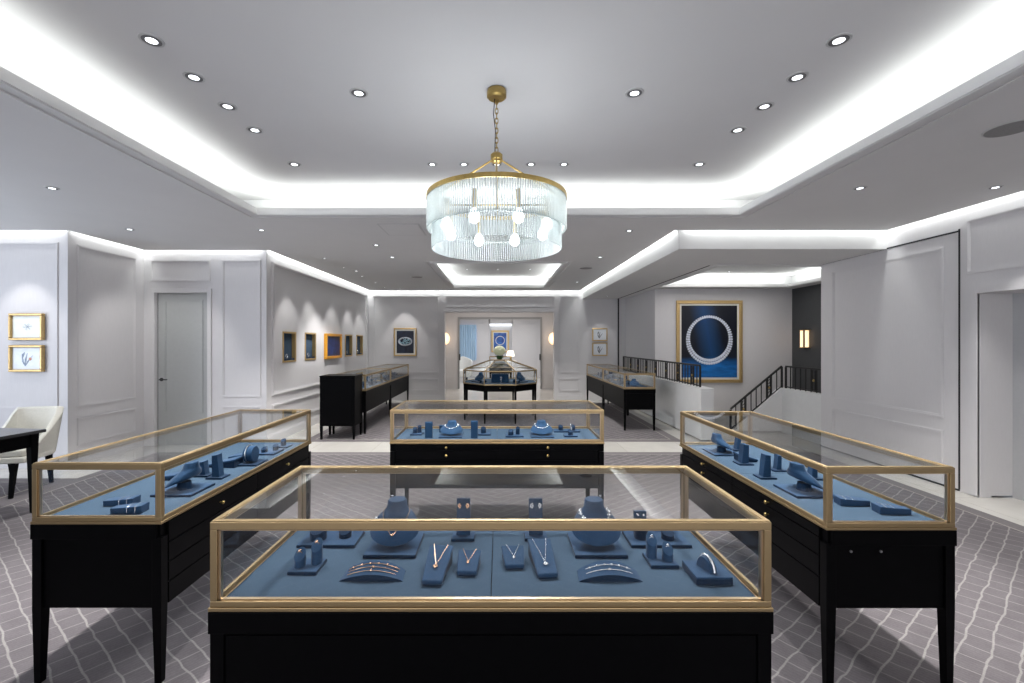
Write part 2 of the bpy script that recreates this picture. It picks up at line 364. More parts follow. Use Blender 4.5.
# vestibule and far room
v = MB(); v.box(-2.1, -1.98, 12.15, 14.8, 0, 2.75).box(1.98, 2.1, 12.15, 14.8, 0, 2.75)
v.box(-2.6, -1.30, 14.8, 14.95, 0, 2.9).box(1.36, 2.6, 14.8, 14.95, 0, 2.9).box(-1.30, 1.36, 14.8, 14.95, 2.28, 2.9)
struct('wall_vestibule', v, mat('vestibule_paint', (.56, .545, .545), .7, noise=(30, .02)))
struct('ceiling_vestibule', MB().box(-2.6, 2.6, 12.15, 14.8, 2.75, 2.8), M['ceil'])
v = MB(); v.box(-2.72, -2.6, 14.95, 20.1, -.02, 3.0).box(2.6, 2.72, 14.95, 20.1, -.02, 3.0)
v.box(-2.72, -1.72, 20, 20.12, -.02, 3.0).box(-1.0, -.4, 20, 20.12, -.02, 3.0).box(-1.72, -1.0, 20, 20.12, 2.25, 3.0).box(-1.72, -1.0, 20, 20.12, 0, .75)
v.box(-.4, .56, 20.25, 20.35, -.02, 3.0).box(.56, 2.72, 20, 20.12, -.02, 3.0).box(-.45, .6, 20, 20.12, 2.32, 3.0)
struct('wall_far', v, M['wall'])
struct('ceiling_far', MB().box(-2.72, 2.72, 14.95, 20.4, 2.78, 2.85), M['ceil'])
win = struct('window_1', MB().box(-1.72, -1.0, 20.10, 20.12, .75, 2.25), M['sky'])
cu = MB(); P0 = []; 
for i in range(41):
    x = -1.74+i*.0185; P0.append((x, 19.93+.02*math.sin(i*1.5)))
cu.prism(P0+[(x, y+.004) for x, y in reversed(P0)], .72, 2.27)
tag(cu.build('curtain', M['curtain'], smooth=True), 'sheer curtain, coloured with the blue daylight behind it, hanging over the window of the far room', 'curtain')
# right wall with lift opening
RX = 4.75; JY = 4.50
wr = MB(); wr.box(RX, RX+T, JY, 6.71, -.02, 3.12); wr.box(RX, RX+T, -3, JY, 2.0, 3.12); wr.box(RX, RX+T, -3, .9, 0, 2.0)
wr.box(RX+T, 5.08, JY, JY+T, 0, 2.1).box(RX+T, 5.08, .8, .9, 0, 2.1).box(RX+T, 5.28, .8, JY+T, 2.0, 2.1)
struct('wall_right', wr, M['wall'])
struct('wall_right_return', MB().box(RX+T, 6.28, 6.59, 6.71, -.02, 3.0), M['wall'])
dl = struct('door_2', MB().box(5.08, 5.22, .9, JY, -.02, 2.0), mat('grey_lift_door', (.42, .42, .43), .45, noise=(30, .02)))
s_ = MB().box(5.15, 5.081, JY-.02, JY, 0, 2.0).build('shadow_gap', M['dark'], dl)
# stair hall
struct('wall_stair_art', MB().box(3.34, 6.28+T, 9.75, 9.87, -.02, 3.0), M['wall'])
struct('wall_stair_side', MB().box(3.34, 3.46, 9.87, 12, -.02, 3.0), M['wall'])
struct('wall_stair_dark', MB().box(6.28, 6.28+T, 6.8, 9.75, -.02, 3.0), M['stairdark'])
# ceilings
z0, z1 = ZS, ZS+.02
c = MB()
c.box(-7.5, RX-G, -3, CY0, z0, z1).box(-7.5, CX0, CY0, CY1, z0, z1).box(CX1, RX-G, CY0, CY1, z0, z1)
c.box(-7.5, RX-G, CY1, 5.56-G, z0, z1).box(-5.27+G, 2.2-G, 5.56-G, 6.75-G, z0, z1)
c.box(-3.45+G, KX0, 6.75-G, 12-G, z0, z1).box(KX1, 2.2-G, 6.75-G, 12-G, z0, z1).box(KX0, KX1, 6.75-G, KY0, z0, z1).box(KX0, KX1, KY1, 12-G, z0, z1)
# low soffit over the stair
c.box(2.2, 4.83, 5.56, TY0, ZL, ZL+.02).box(2.2, TX0, TY0, 12.0, ZL, ZL+.02).box(TX0, TX1, TY1, 9.76, ZL, ZL+.02).box(TX0, 3.36, 9.76, 12, ZL, ZL+.02)
c.box(TX1, 6.3, 6.8, 9.76, ZL, ZL+.02)
c.box(2.2, 2.22, 5.56, 12, ZL+.02, 3.12).box(2.22, RX, 5.56, 5.58, ZL+.02, 3.12)
struct('ceiling', c, M['ceil'])
u = MB().box(-7.62, 6.5, -3.12, 12.15, ZU, ZU+.05)
struct('ceiling_upper', u, M['ceil'])
def lip(n, x0, x1, y0, y1, z, h, pocket, zu):
    m = MB(); t = .018
    m.box(x0-t, x0, y0-t, y1+t, z-.001, z+h).box(x1, x1+t, y0-t, y1+t, z-.001, z+h).box(x0, x1, y0-t, y0, z-.001, z+h).box(x0, x1, y1, y1+t, z-.001, z+h)
    # lower projecting bead
    b = .010; zz = z+h*.42
    m.box(x0, x0+b, y0, y1, z-.006, zz).box(x1-b, x1, y0, y1, z-.006, zz).box(x0+b, x1-b, y0, y0+b, z-.006, zz).box(x0+b, x1-b, y1-b, y1, z-.006, zz)
    # flat architrave on the soffit around the coffer
    o, i = .15, .12
    for a0, a1, hh in ((.0, .055, .012), (.105, .125, .008)):
        m.box(x0-a1, x0-a0, y0-a1, y1+a1, z-hh, z+.001).box(x1+a0, x1+a1, y0-a1, y1+a1, z-hh, z+.001)
        m.box(x0-a0, x1+a0, y0-a1, y0-a0, z-hh, z+.001).box(x0-a0, x1+a0, y1+a0, y1+a1, z-hh, z+.001)
    struct('trim_%d' % n, m, M['ceil'])
    p = MB(); k = pocket
    p.box(x0-k-.02, x0-k, y0-k, y1+k, z+.02, zu).box(x1+k, x1+k+.02, y0-k, y1+k, z+.02, zu).box(x0-k, x1+k, y0-k-.02, y0-k, z+.02, zu).box(x0-k, x1+k, y1+k, y1+k+.02, z+.02, zu)
    struct('trim_%d' % (n+1), p, M['white'])
lip(11, CX0, CX1, CY0, CY1, ZS, .065, .34, ZU)
lip(13, KX0, KX1, KY0, KY1, ZS, .045, .25, ZU)
lip(15, TX0, TX1, TY0, TY1, ZL, .045, .24, 2.9)
struct('ceiling_stair', MB().box(TX0-.3, TX1+.35, TY0-.1, TY1+.4, 2.9, 2.95), M['ceil'])
# track slots
struct('trim_17', MB().box(3.11, 3.135, 6.75, 12.0, ZL-.004, ZL+.002), M['dark'])
struct('trim_18', MB().box(3.13, 3.165, 11.985, 12.0, 0, ZL), M['dark'])
m = MB(); m.box(RX-.006, RX, 4.685, 4.70, 0, ZL+.03).box(RX-.012, RX, 4.69, 6.71, ZL, ZL+.015).box(RX-.006, RX, 4.69, 6.71, -.018, .0)
struct('trim_19', m, M['dark'])

# mouldings: frames of a thin raised bead on a wall plane
def mould(mb, o, u, n, a0, a1, z0, z1, wd=.035, d=.013):
    # o origin (x,y), u unit along wall, n outward normal
    def seg(p0, p1, q0, q1, dd):
        x = [o[0]+u[0]*p+n[0]*e for p in (p0, p1) for e in (-.002, dd)]; y = [o[1]+u[1]*p+n[1]*e for p in (p0, p1) for e in (-.002, dd)]
        mb.box(min(x), max(x), min(y), max(y), q0, q1)
    for ww, dd, e in ((wd, d*.55, 0), (wd*.45, d, wd*.18)):
        seg(a0+e, a1-e, z1-ww-e, z1-e, dd); seg(a0+e, a1-e, z0+e, z0+ww+e, dd); seg(a0+e, a0+ww+e, z0+ww+e, z1-ww-e, dd); seg(a1-ww-e, a1-e, z0+ww+e, z1-ww-e, dd)
def base(mb, o, u, n, a0, a1, h=.12, d=.018):
    x = [o[0]+u[0]*p+n[0]*e for p in (a0, a1) for e in (0, d)]; y = [o[1]+u[1]*p+n[1]*e for p in (a0, a1) for e in (0, d)]
    mb.box(min(x), max(x), min(y), max(y), -.02, h-.02)
    x = [o[0]+u[0]*p+n[0]*e for p in (a0, a1) for e in (0, d*.5)]; y = [o[1]+u[1]*p+n[1]*e for p in (a0, a1) for e in (0, d*.5)]
    mb.box(min(x), max(x), min(y), max(y), h-.02, h)
ZT = 2.74
def panelled(n, o, u, nrm, spans, L, lower=True):
    m = MB()
    q_ = dict(wd=.05, d=.024) if n in (21, 22) else {}
    for a, b in spans:
        mould(m, o, u, nrm, a, b, .70, ZT, **q_)
        if lower: mould(m, o, u, nrm, a, b, .22, .57, **q_)
    struct('trim_%d' % n, m, M['wall'])
    b = MB()
    for a0, a1 in L: base(b, o, u, nrm, a0, a1)
    struct('baseboard_%d' % n, b, M['wall'])
panelled(21, (-3.45, 6.75), (0, 1), (1, 0), [(.15, 5.1)], [(0, 5.25)])
panelled(22, (-3.45, 12), (1, 0), (0, -1), [(.12, 1.86), (5.05, 5.58)], [(0, 2.0), (4.92, 6.57)])
m = MB(); mould(m, (-3.45, 12), (1, 0), (0, -1), 2.03, 4.93, 2.43, ZT, .05, .024)
struct('trim_23', m, M['wall'])
panelled(24, (-5.27, 5.56), (0, 1), (1, 0), [(.12, 1.04)], [(0, 1.17)])
panelled(25, (-7.5, 5.56), (1, 0), (0, -1), [(.9, 2.12)], [(0, 2.23)], False)
m = MB(); mould(m, (-5.27, 6.75), (1, 0), (0, -1), .10, .99, 2.42, ZT); mould(m, (-5.27, 6.75), (1, 0), (0, -1), 1.16, 1.74, .70, ZT); mould(m, (-5.27, 6.75), (1, 0), (0, -1), 1.16, 1.74, .22, .57)
struct('trim_26', m, M['wall'])
b = MB(); base(b, (-5.27, 6.75), (1, 0), (0, -1), 1.06, 1.82); struct('baseboard_26', b, M['wall'])
m = MB(); mould(m, (RX, JY), (0, 1), (-1, 0), .36, 1.99, .70, 2.54, .045, .012); mould(m, (RX, JY), (0, 1), (-1, 0), .36, 1.99, .12, .575, .045, .012)
mould(m, (RX, -1.0), (0, 1), (-1, 0), 2.0, 5.62, 2.20, 2.76, .035)
struct('trim_27', m, M['wall'])
# casings: service door, portal, lift
m = MB()
for a, b, d in ((DX0-.06, DX0, .02), (DX1, DX1+.06, .02)): m.box(a, b, 6.75-d, 6.75, 0, DZ+.06)
m.box(DX0, DX1, 6.73, 6.75, DZ, DZ+.06)
struct('trim_28', m, M['wall'], bevel=.004)
m = MB(); 
for k, (w_, d) in enumerate(((.10, .02), (.05, .035))):
    m.box(PX0-w_, PX0, 12-d, 12, 0, PZ+w_).box(PX1, PX1+w_, 12-d, 12, 0, PZ+w_).box(PX0, PX1, 12-d, 12, PZ, PZ+w_)
struct('trim_29', m, M['wall'])
m = MB()
for w_, d in ((.13, .014), (.075, .028)):
    m.box(RX-d, RX, JY, JY+w_, 0, 2.0+w_).box(RX-d, RX, .8, JY, 2.0, 2.0+w_)
struct('trim_30', m, M['wall'])
m = MB(); m.box(-1.34, -1.28, 14.77, 14.8, 0, 2.33).box(1.34, 1.40, 14.77, 14.8, 0, 2.33).box(-1.28, 1.34, 14.77, 14.8, 2.26, 2.33)
struct('trim_31', m, mat('grey_door_edge', (.25, .25, .25), .5, noise=(30, .05)))
m = MB(); mould(m, (.75, 20), (1, 0), (0, -1), 0, .9, .35, 2.35); mould(m, (-1, 20), (1, 0), (0, -1), .08, .42, .35, 2.35)
m.box(.56, .62, 19.97, 20, 0, 2.35).box(-.46, -.4, 19.97, 20, 0, 2.35)
struct('trim_32', m, M['wall'])
# service door
d = struct('door_1', MB().box(DX0, DX1, 6.80, 6.84, -.014, DZ), mat('grey_door_paint', (.40, .41, .41), .55, noise=(20, .02)), bevel=.003)
m = MB(); mould(m, (DX0, 6.80), (1, 0), (0, -1), .10, DX1-DX0-.10, .45, DZ-.10, .03, .01); m.build('door_panel', d.data.materials[0], d)
m = MB().at((DX0+.06, 6.80, .96)); m.at((DX0+.06, 6.80, .96), rx=PI/2).cyl((0, 0, 0), .026, 0, .01, 20); m.cyl((0, 0, 0), .009, .01, .05, 12)
m.at((DX0+.06, 6.80, .96)).tube([(0, -.05, 0), (.06, -.052, 0), (.115, -.05, 0)], .008)
m.build('door_handle', M['blacksat'], d, True)
MB().box(DX0+.001, DX0+.006, 6.797, 6.80, .006, DZ).build('door_gap', M['dark'], d)

# stair parapets
pl = MB().box(3.13, 3.33, 7.05, 11.98, 0, .80); struct('wall_parapet', pl, M['plaster'], bevel=.004)
pr = MB(); pr.box(4.83, 4.95, 6.72, 7.76, -.02, .735)
pr.add([(4.95, 7.76, 0), (4.95, 7.76, .74), (4.83, 7.76, .735), (3.98, 7.76, -.0), (4.95, 7.88, 0), (4.95, 7.88, .74), (4.83, 7.88, .735), (3.98, 7.88, 0)],
       [(0, 3, 2, 1), (4, 5, 6, 7), (0, 1, 5, 4), (1, 2, 6, 5), (2, 3, 7, 6), (3, 0, 4, 7)])
struct('wall_parapet_stair', pr, M['plaster'])
# railings
def railing(name, label, pts, h, cap, pitch=.115, nstd=5):
    root = thing(name, label, 'railing')
    m = MB(); b = MB(); dd = MB(); ped = MB()
    A, B = Vector(pts[0]), Vector(pts[1]); L = (B-A).length; U = (B-A)/L
    hz = Vector((0, 0, 1)); side = U.cross(hz).normalized()
    def bar(p, q, a, mb):
        p, q = Vector(p), Vector(q); d = (q-p).normalized(); s1 = d.cross(hz); s1 = side if s1.length < .1 else s1.normalized(); s2 = s1.cross(d).normalized()
        mb.loft([[tuple(c_+s1*a*i+s2*a*j) for i, j in ((-1, -1), (1, -1), (1, 1), (-1, 1))] for c_ in (p, q)])
    bar(A+hz*h, B+hz*h, .014, m); 
    bar(A+hz*.025, B+hz*.025, .009, b)
    n = max(2, int(L/pitch)); balus = []
    m.build('handrail', M['blacksat'], root, bevel=.002); b.build('bottom_rail', M['blacksat'], root)
    for i in range(n+1):
        p = A+U*(L*i/n); end = i in (0, n); mb = MB()
        bar(p+hz*.0, p+hz*(h-.012), .013 if end else .0065, mb)
        mb.build('post' if end else 'baluster', M['blacksat'], root)
    k = 0
    for i in range(2, n-1, 5):
        p = A+U*(L*(i+.5)/n); mb = MB()
        for sgn in (-1, 1):
            q = p+U*sgn*.030; bar(q+hz*.03, q+hz*(h-.02), .007, mb)
        for zz in (.08, h*.5, h-.08):
            pts_ = [p+U*.026*math.cos(t*PI/6)+hz*(zz+.034*math.sin(t*PI/6)) for t in range(12)]
            mb.tube(pts_, .006, 6, True)
        pn = mb.build('scroll_panel', M['blacksat'], root)
        MB().at().ball(tuple(p+hz*h*.5), .02, 8, 6).build('rosette', M['brass'], pn, True)
    return root
railing('stair_railing', 'black wrought iron railing on the long low white parapet behind the right far case', [(3.2, 7.24, .80), (3.2, 11.7, .80)], .345, None)
railing('stair_railing', 'short level black iron railing in front of the charcoal wall', [(4.88, 6.74, .735), (4.88, 7.74, .735)], .37, None)
railing('stair_railing', 'sloping black iron railing climbing beside the large necklace picture', [(3.98, 7.82, .0), (4.86, 7.82, .735)], .37, None, .11)
# niches (set into the left wall)
for i, (a, b) in enumerate(NICHE):
    lab = ['nearest', 'second nearest', 'fourth along, just past the orange framed picture', 'farthest'][i]
    t = thing('wall_niche', {0: 'gold-edged recessed wall niche nearest the camera on the left corridor wall', 1: 'gold-edged recessed wall niche just before the orange-framed blue picture',
              2: 'gold-edged recessed wall niche just past the orange-framed blue picture', 3: 'gold-edged recessed wall niche nearest the far corner'}[i], 'wall niche', (-3.45, (a+b)/2, NZ0), group='niches on the left corridor wall')
    hw = (b-a)/2; H = NZ1-NZ0; m = MB(); r = .028
    for q0, q1, s0, s1 in ((-hw, -hw+r, 0, H), (hw-r, hw, 0, H), (-hw+r, hw-r, 0, r), (-hw+r, hw-r, H-r, H)): m.box(-.055, .012, q0, q1, s0, s1)
    m.build('frame', M['goldf'], t, bevel=.002)
    MB().box(-.10, -.056, -hw, hw, 0, H).build('backing', M['niche'], t)
    sh = MB().box(-.055, -.006, -hw+r, hw-r, r, r+.03).build('plinth', M['velvetd'], t)
    g = MB(); g.at((-3.45-.03, (a+b)/2-.03, NZ0+r+.031)); g.tube([(0, .032*math.cos(k*PI/8), .038+.032*math.sin(k*PI/8)) for k in range(16)], .006, 6, True)
    tag(g.build('bracelet', M['diamond'], smooth=True), 'small diamond bracelet standing in the ' + ['nearest niche of the left corridor wall', 'niche just before the orange-framed picture', 'niche just past the orange-framed picture', 'niche nearest the far corner'][i], 'bracelet', 'bracelets in the wall niches')

# ------------------------------------------------------------------ framed pictures (local: x across, -y out of wall, z up, centre origin)
def picture(label, c, rz, W, H, fw, mount, pm, depth=.035, frame=None, group=None, content=None):
    t = thing('framed_picture', label, 'picture', c, rz, group); m = MB(); fm = frame or M['goldf']
    w, h = W/2, H/2
    for x0, x1, z0, z1 in ((-w, w, h-fw, h), (-w, w, -h, -h+fw), (-w, -w+fw, -h+fw, h-fw), (w-fw, w, -h+fw, h-fw)):
        m.box(x0, x1, -depth, -.001, z0, z1)
    m.build('frame', fm, t, bevel=min(.008, fw*.3))
    MB().box(-w+fw*.9, w-fw*.9, -depth*.45, -.001, -h+fw*.9, h-fw*.9).build('mount', M['mount'], t)
    a = w-fw-mount; b = h-fw-mount
    p = MB().box(-.5, .5, -.001, 0, -.5, .5).build('print', pm, t); p.scale = (2*a, 1, 2*b); p.location = (0, -depth*.45-.0005, 0)
    if content: content(t, a, b, -depth*.45-.003)
    return t
def big_necklace(t, a, b, y):
    m = MB(); n = 60
    for k in range(n):
        th = 2*PI*k/n; wd = .030+.034*(1-math.sin(th))/2
        R = .455; cx, cz = R*math.cos(th), .05+R*1.06*math.sin(th)
        for rr in (-.55, .55):
            px, pz = cx+rr*wd*math.cos(th), cz+rr*wd*math.sin(th)
            m.at((px, y+.001, pz), ry=-th).ball((0, 0, 0), wd*.52, 7, 4, .8)
    m.at()
    for rr in (-.4, 0, .4): m.tube([((.455+rr*(.030+.034*(1-math.sin(a_*PI/32))/2))*math.cos(a_*PI/32), y, .05+(.455+rr*(.030+.034*(1-math.sin(a_*PI/32))/2))*1.05*math.sin(a_*PI/32)) for a_ in range(64)], .005, 6, True)
    for i in range(len(m.v)): 
        v_ = m.v[i]; m.v[i] = (v_[0], y+(v_[1]-y)*.12, v_[2])
    m.build('diamond_necklace', mat('printed_diamonds', (.62, .66, .76), .5, noise=(120, .35)), t)
picture('very large gold-framed picture of a diamond necklace on blue velvet, in the stair hall', (4.495, 9.75, 1.53), 0, 1.41, 1.757, .07, .04, M['art_big'], .05, content=big_necklace)
def watch(t, a, b, y):
    m = MB(); 
    m.tube([(a*.74*math.cos(k*PI/16), y, b*.05+b*.34*math.sin(k*PI/16)) for k in range(32)], .022, 6, True)
    m.build('bracelet_image', mat('printed_silver', (.42, .45, .50), .5, noise=(40, .3)), t)
    m = MB()
    for cx, cz, r in ((-.35, .12, .28), (.28, .14, .3), (-.02, .0, .25)): m.tube([(a*(cx+r*math.cos(k*PI/8)), y, b*(cz+r*.75*math.sin(k*PI/8))) for k in range(16)], .012, 6, True)
    m.ball((a*.35, y, b*.2), .035, 8, 5)
    m.build('gem_image', mat('printed_teal_gems', (.25, .42, .50), .5, noise=(40, .4)), t)
picture('gold-framed picture of a jewelled watch on navy, on the back wall left of the portal', (-2.47, 12, 1.52), 0, .60, .74, .035, .04, M['art_watch'], content=watch)
def sketch(kind):
    def f_(t, a, b, y):
        m = MB(); ink = {'flower': M['ink'], 'leaf': M['ink'], 'dark': M['inkdark'], 'dark2': M['inkdark']}[kind]
        if kind == 'flower':
            for k in range(6):
                th = k*PI/3; m.tube([(a*.05, y, 0), (a*(.05+.3*math.cos(th+.3)), y, b*.35*math.sin(th+.3)), (a*(.05+.34*math.cos(th)), y, b*.3*math.sin(th)), (a*.05, y, 0)], .0018, 4)
        else:
            for (x0, z0, x1, z1, w_) in ((-.1, -.75, -.35, .2, .022), (-.1, -.75, .05, .55, .02), (-.1, -.75, .45, .3, .014), (-.3, .1, -.15, .6, .03)):
                m.tube([(a*x0, y, b*z0), (a*(x0*.5+x1*.5-.05), y, b*(z0+z1)/2), (a*x1, y, b*z1)], [w_*.3, w_*.6, w_*.15], 6)
        for i in range(len(m.v)): v_ = m.v[i]; m.v[i] = (v_[0], y+(v_[1]-y)*.1, v_[2])
        m.build('drawing', ink, t)
        if kind == 'leaf':
            m = MB(); m.ball((a*.25, y, -b*.05), .02, 7, 5); 
            for i in range(len(m.v)): v_ = m.v[i]; m.v[i] = (v_[0], y+(v_[1]-y)*.1, v_[2])
            m.build('bloom', M['inkred'], t)
    return f_
picture('upper of two small gold-framed botanical sketches on the left wall, pale blossom outline', (-5.745, 5.56, 1.705), 0, .41, .326, .028, .012, M['art_paper'], .05, content=sketch('flower'))
picture('lower of two small gold-framed sketches on the left wall, grey-blue plant with coral bloom', (-5.745, 5.56, 1.32), 0, .41, .326, .028, .012, M['art_paper2'], .05, content=sketch('leaf'))
picture('upper of two small gold-framed drawings on the back wall right of the portal', (2.656, 12, 1.715), 0, .40, .338, .026, .012, M['art_paper2'], content=sketch('dark'))
picture('lower of two small gold-framed drawings on the back wall right of the portal', (2.656, 12, 1.33), 0, .40, .352, .026, .012, M['art_paper2'], content=sketch('dark2'))
M['orange'] = mat('orange_gilt_frame', (.80, .38, .04), .35, metal=.5, noise=(50, .06))
picture('orange-gilt framed dark blue picture midway along the left corridor wall', (-3.45, 9.40, 1.435), PI/2, .88, .51, .055, 0, M['art_blue'], .06, frame=M['orange'])
def heartline(t, a, b, y):
    m = MB(); m.tube([(a*.7*math.cos(k*PI/12), y, b*(.1+.5*math.sin(k*PI/12))) for k in range(24)], .014, 6, True); m.build('necklace_image', M['mount'], t)
picture('gold-framed cobalt blue picture on the end wall of the far room', (.05, 20.25, 1.55), 0, .78, .97, .06, .05, M['art_far'], content=heartline)

# ------------------------------------------------------------------ showcases
ZTOP, ZG, ZB, ZD = .98, .707, .350, .722
def showcase(label, x0, x1, y0, y1, drawer=None, rows=None, cols=2, knobs=2, div=True, locks=False, zb=ZB, group='brass-framed glass showcases'):
    cx, cy = (x0+x1)/2, (y0+y1)/2; a, b = (x1-x0)/2, (y1-y0)/2
    t = thing('glass_showcase', label, 'display case', (cx, cy, 0), 0, group)
    e = .012
    body = MB(); body.box(-a+.012, a-.012, -b+.012, b-.012, zb, ZG-.001)
    body.box(-a-.004, a+.004, -b-.004, b+.004, .64, ZG-.001) if not drawer else None
    if drawer in ('y-',): body.box(-a-.004, a+.004, -b+.02, b+.004, .64, ZG-.001)
    if drawer in ('x+', 'x-'):
        body.box(-a-.004 if drawer == 'x+' else -a+.02, a+.004 if drawer == 'x-' else a-.02, -b-.004, b+.004, .64, ZG-.001)
    body.build('cabinet_body', M['black'], t, bevel=.002)
    for sx in (-1, 1):
        for sy in (-1, 1):
            L = MB(); h = .030
            L.loft([[(sx*(a-c_)-q, sy*(b-c_)-q, z), (sx*(a-c_)+q, sy*(b-c_)-q, z), (sx*(a-c_)+q, sy*(b-c_)+q, z), (sx*(a-c_)-q, sy*(b-c_)+q, z)] for q, c_, z in ((.0145, .019, -.0085), (.021, .021, zb), (.021, .021, .645))])
            L.build('leg', M['black'], t, bevel=.002)
    # end panels: thin raised stiles are the legs, panel face sits back
    if drawer:
        rr = rows or [(.700, .660), (.655, .578), (.573, .485), (.480, .352)]
        along = 'x' if drawer[0] == 'y' else 'y'; half = (a if along == 'x' else b)-.046
        for ci in range(cols):
            c0 = -half+ci*2*half/cols+.0015; c1 = -half+(ci+1)*2*half/cols-.0015
            for ri, (zt, zl) in enumerate(rr):
                D = MB()
                if drawer == 'y-': D.box(c0, c1, -b-.001, -b+.014, zl, zt)
                if drawer == 'x+': D.box(a-.014, a+.001, c0, c1, zl, zt)
                if drawer == 'x-': D.box(-a-.001, -a+.014, c0, c1, zl, zt)
                do = D.build('drawer', M['black'], t, bevel=.0015)
                if ri < knobs:
                    K = MB(); cc = (c0+c1)/2; zk = (zt+zl)/2
                    loc = {'y-': (cc, -b-.001, zk), 'x+': (a+.001, cc, zk), 'x-': (-a-.001, cc, zk)}[drawer]
                    rot = {'y-': dict(rx=PI/2), 'x+': dict(ry=PI/2), 'x-': dict(ry=-PI/2)}[drawer]
                    K.at(loc, **rot).lathe([(.004, 0), (.004, .012), (.009, .014), (.010, .019), (.006, .023)], n=12)
                    K.build('knob', M['brass'], do, True)
    else:
        p = MB()
        p.box(-a+.044, a-.044, -b+.006, -b+.012, zb, .63).build('front_panel', M['black'], t)
    if locks:
        for lx in (-.168, -.038):
            MB().at((lx, -b+.010, .612), rx=PI/2).cyl((0, 0, 0), .0052, 0, .006, 12).build('lock', M['steel'], t, True)
    # brass frame
    g = MB(); r = .022; za, zc = ZG, ZTOP
    for (zz0, zz1, gr) in ((za, za+.012, .026), (za+.012, za+.030, r), (zc-.028, zc-.004, r), (zc-.004, zc, r-.003)):
        o_ = .004 if gr > r else 0
        o_ = -.003 if gr < r else o_
        g.box(-a-o_, a+o_, -b-o_, -b+gr, zz0, zz1).box(-a-o_, a+o_, b-gr, b+o_, zz0, zz1)
        gx = .012 if zz0 == za+.012 else gr
        g.box(-a-o_, -a+gx, -b+gr, b-gr, zz0, zz1).box(a-gx, a+o_, -b+gr, b-gr, zz0, zz1)
    for sx in (-1, 1):
        for sy in (-1, 1):
            g.box(*sorted((sx*a, sx*(a-r))), *sorted((sy*b, sy*(b-r))), za+.03, zc-.028)
    g.build('brass_frame', M['gold'], t, bevel=.0025)
    g = MB(); i0, i1 = .022, .030      # inner bright bead around each glazed face
    zl, zh = za+.022, zc-.020
    for sy in (-1, 1):
        y = sorted((sy*(b-.006), sy*(b-.018)))
        g.box(-a+i0, a-i0, *y, zl, zl+.012).box(-a+i0, a-i0, *y, zh-.012, zh)
        for sx in (-1, 1): g.box(*sorted((sx*(a-i0), sx*(a-i1))), *y, zl, zh)
    for sx in (-1, 1):
        x = sorted((sx*(a-.006), sx*(a-.018)))
        g.box(*x, -b+i0, b-i0, zh-.012, zh)
        for sy in (-1, 1): g.box(*x, *sorted((sy*(b-i0), sy*(b-i1))), zl, zh)
    g.build('inner_bead', M['goldin'], t)
    y_ = .010
    MB().box(-a+.02, a-.02, -b+y_, -b+y_+.005, za+.02, zc-.02).build('glass_pane', M['glass'], t)
    MB().box(-a+.02, a-.02, b-y_-.005, b-y_, za+.02, zc-.02).build('glass_pane', M['glass'], t)
    MB().box(-a+y_, -a+y_+.005, -b+.02, b-.02, za+.02, zc-.02).build('glass_pane', M['glass'], t)
    MB().box(a-y_-.005, a-y_, -b+.02, b-.02, za+.02, zc-.02).build('glass_pane', M['glass'], t)
    MB().box(-a+.018, a-.018, -b+.018, b-.018, zc-.008, zc-.003).build('glass_top', M['glass'], t)
    dk = MB(); gp = .0015 if div else 0
    if b > a: dk.box(-a+.018, a-.018, -b+.03, -gp, ZG, ZD).box(-a+.018, a-.018, gp, b-.03, ZG, ZD)
    else: dk.box(-a+.018, -gp, -b+.03, b-.03, ZG, ZD).box(gp, a-.018, -b+.03, b-.03, ZG, ZD)
    dk.build('display_deck', M['deck'], t)
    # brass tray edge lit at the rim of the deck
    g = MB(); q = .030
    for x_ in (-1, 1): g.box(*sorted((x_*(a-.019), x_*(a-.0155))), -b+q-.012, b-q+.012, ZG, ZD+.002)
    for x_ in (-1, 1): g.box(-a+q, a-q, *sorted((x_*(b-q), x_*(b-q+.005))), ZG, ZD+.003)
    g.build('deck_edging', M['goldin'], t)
    return t
FRONT = (-.873, .823, 1.373, 1.995)
MID = (-.87, .838, 3.63, 4.22)
LEFT = (-2.085, -1.508, 2.03, 3.65)
RIGHT = (1.416, 1.972, 1.966, 3.56)
showcase('largest glass showcase in the foreground, black front and wide brass frame', *FRONT)
showcase('low black showcase in the middle of the room, four brass knobs on its front', *MID, drawer='y-', cols=2)
showcase('long black-legged showcase on the left, set end-on beside the white chair', *LEFT, zb=.326, drawer='x+', knobs=1, rows=[(.700, .610), (.605, .520), (.515, .430), (.425, .330)])
showcase('long showcase on the right, set end-on, with two silver locks in its end panel', *RIGHT, zb=.362, drawer='x-', locks=True)
showcase('far left corridor showcase, the nearer of two joined along the left wall', -2.77, -2.21, 7.55, 9.33, div=False)
showcase('far left corridor showcase, the farther of two joined along the left wall', -2.77, -2.21, 9.335, 11.15, div=False)
showcase('far right corridor showcase, the nearer of two joined beside the parapet railing', 2.155, 2.70, 7.85, 9.48, div=False)
showcase('far right corridor showcase, the farther of two joined beside the parapet railing', 2.155, 2.70, 9.485, 11.2, div=False)
# plain black cabinet
t = thing('black_cabinet', 'tall plain black cabinet on short legs at the near end of the left corridor showcases', 'cabinet', (-2.535, 7.33, 0))
MB().box(-.275, .275, -.2, .2, .20, .97).build('body', M['black'], t, bevel=.003)
MB().box(-.28, .28, -.205, .205, .97, .99).build('top', M['black'], t, bevel=.003)
MB().box(-.235, .235, -.206, -.2, .25, .94).build('front_panel', M['black'], t, bevel=.002)
for sx in (-1, 1):
    for sy in (-1, 1): MB().taper(sx*.255, sy*.18, .013, .02, -.0085, .20).build('leg', M['black'], t)
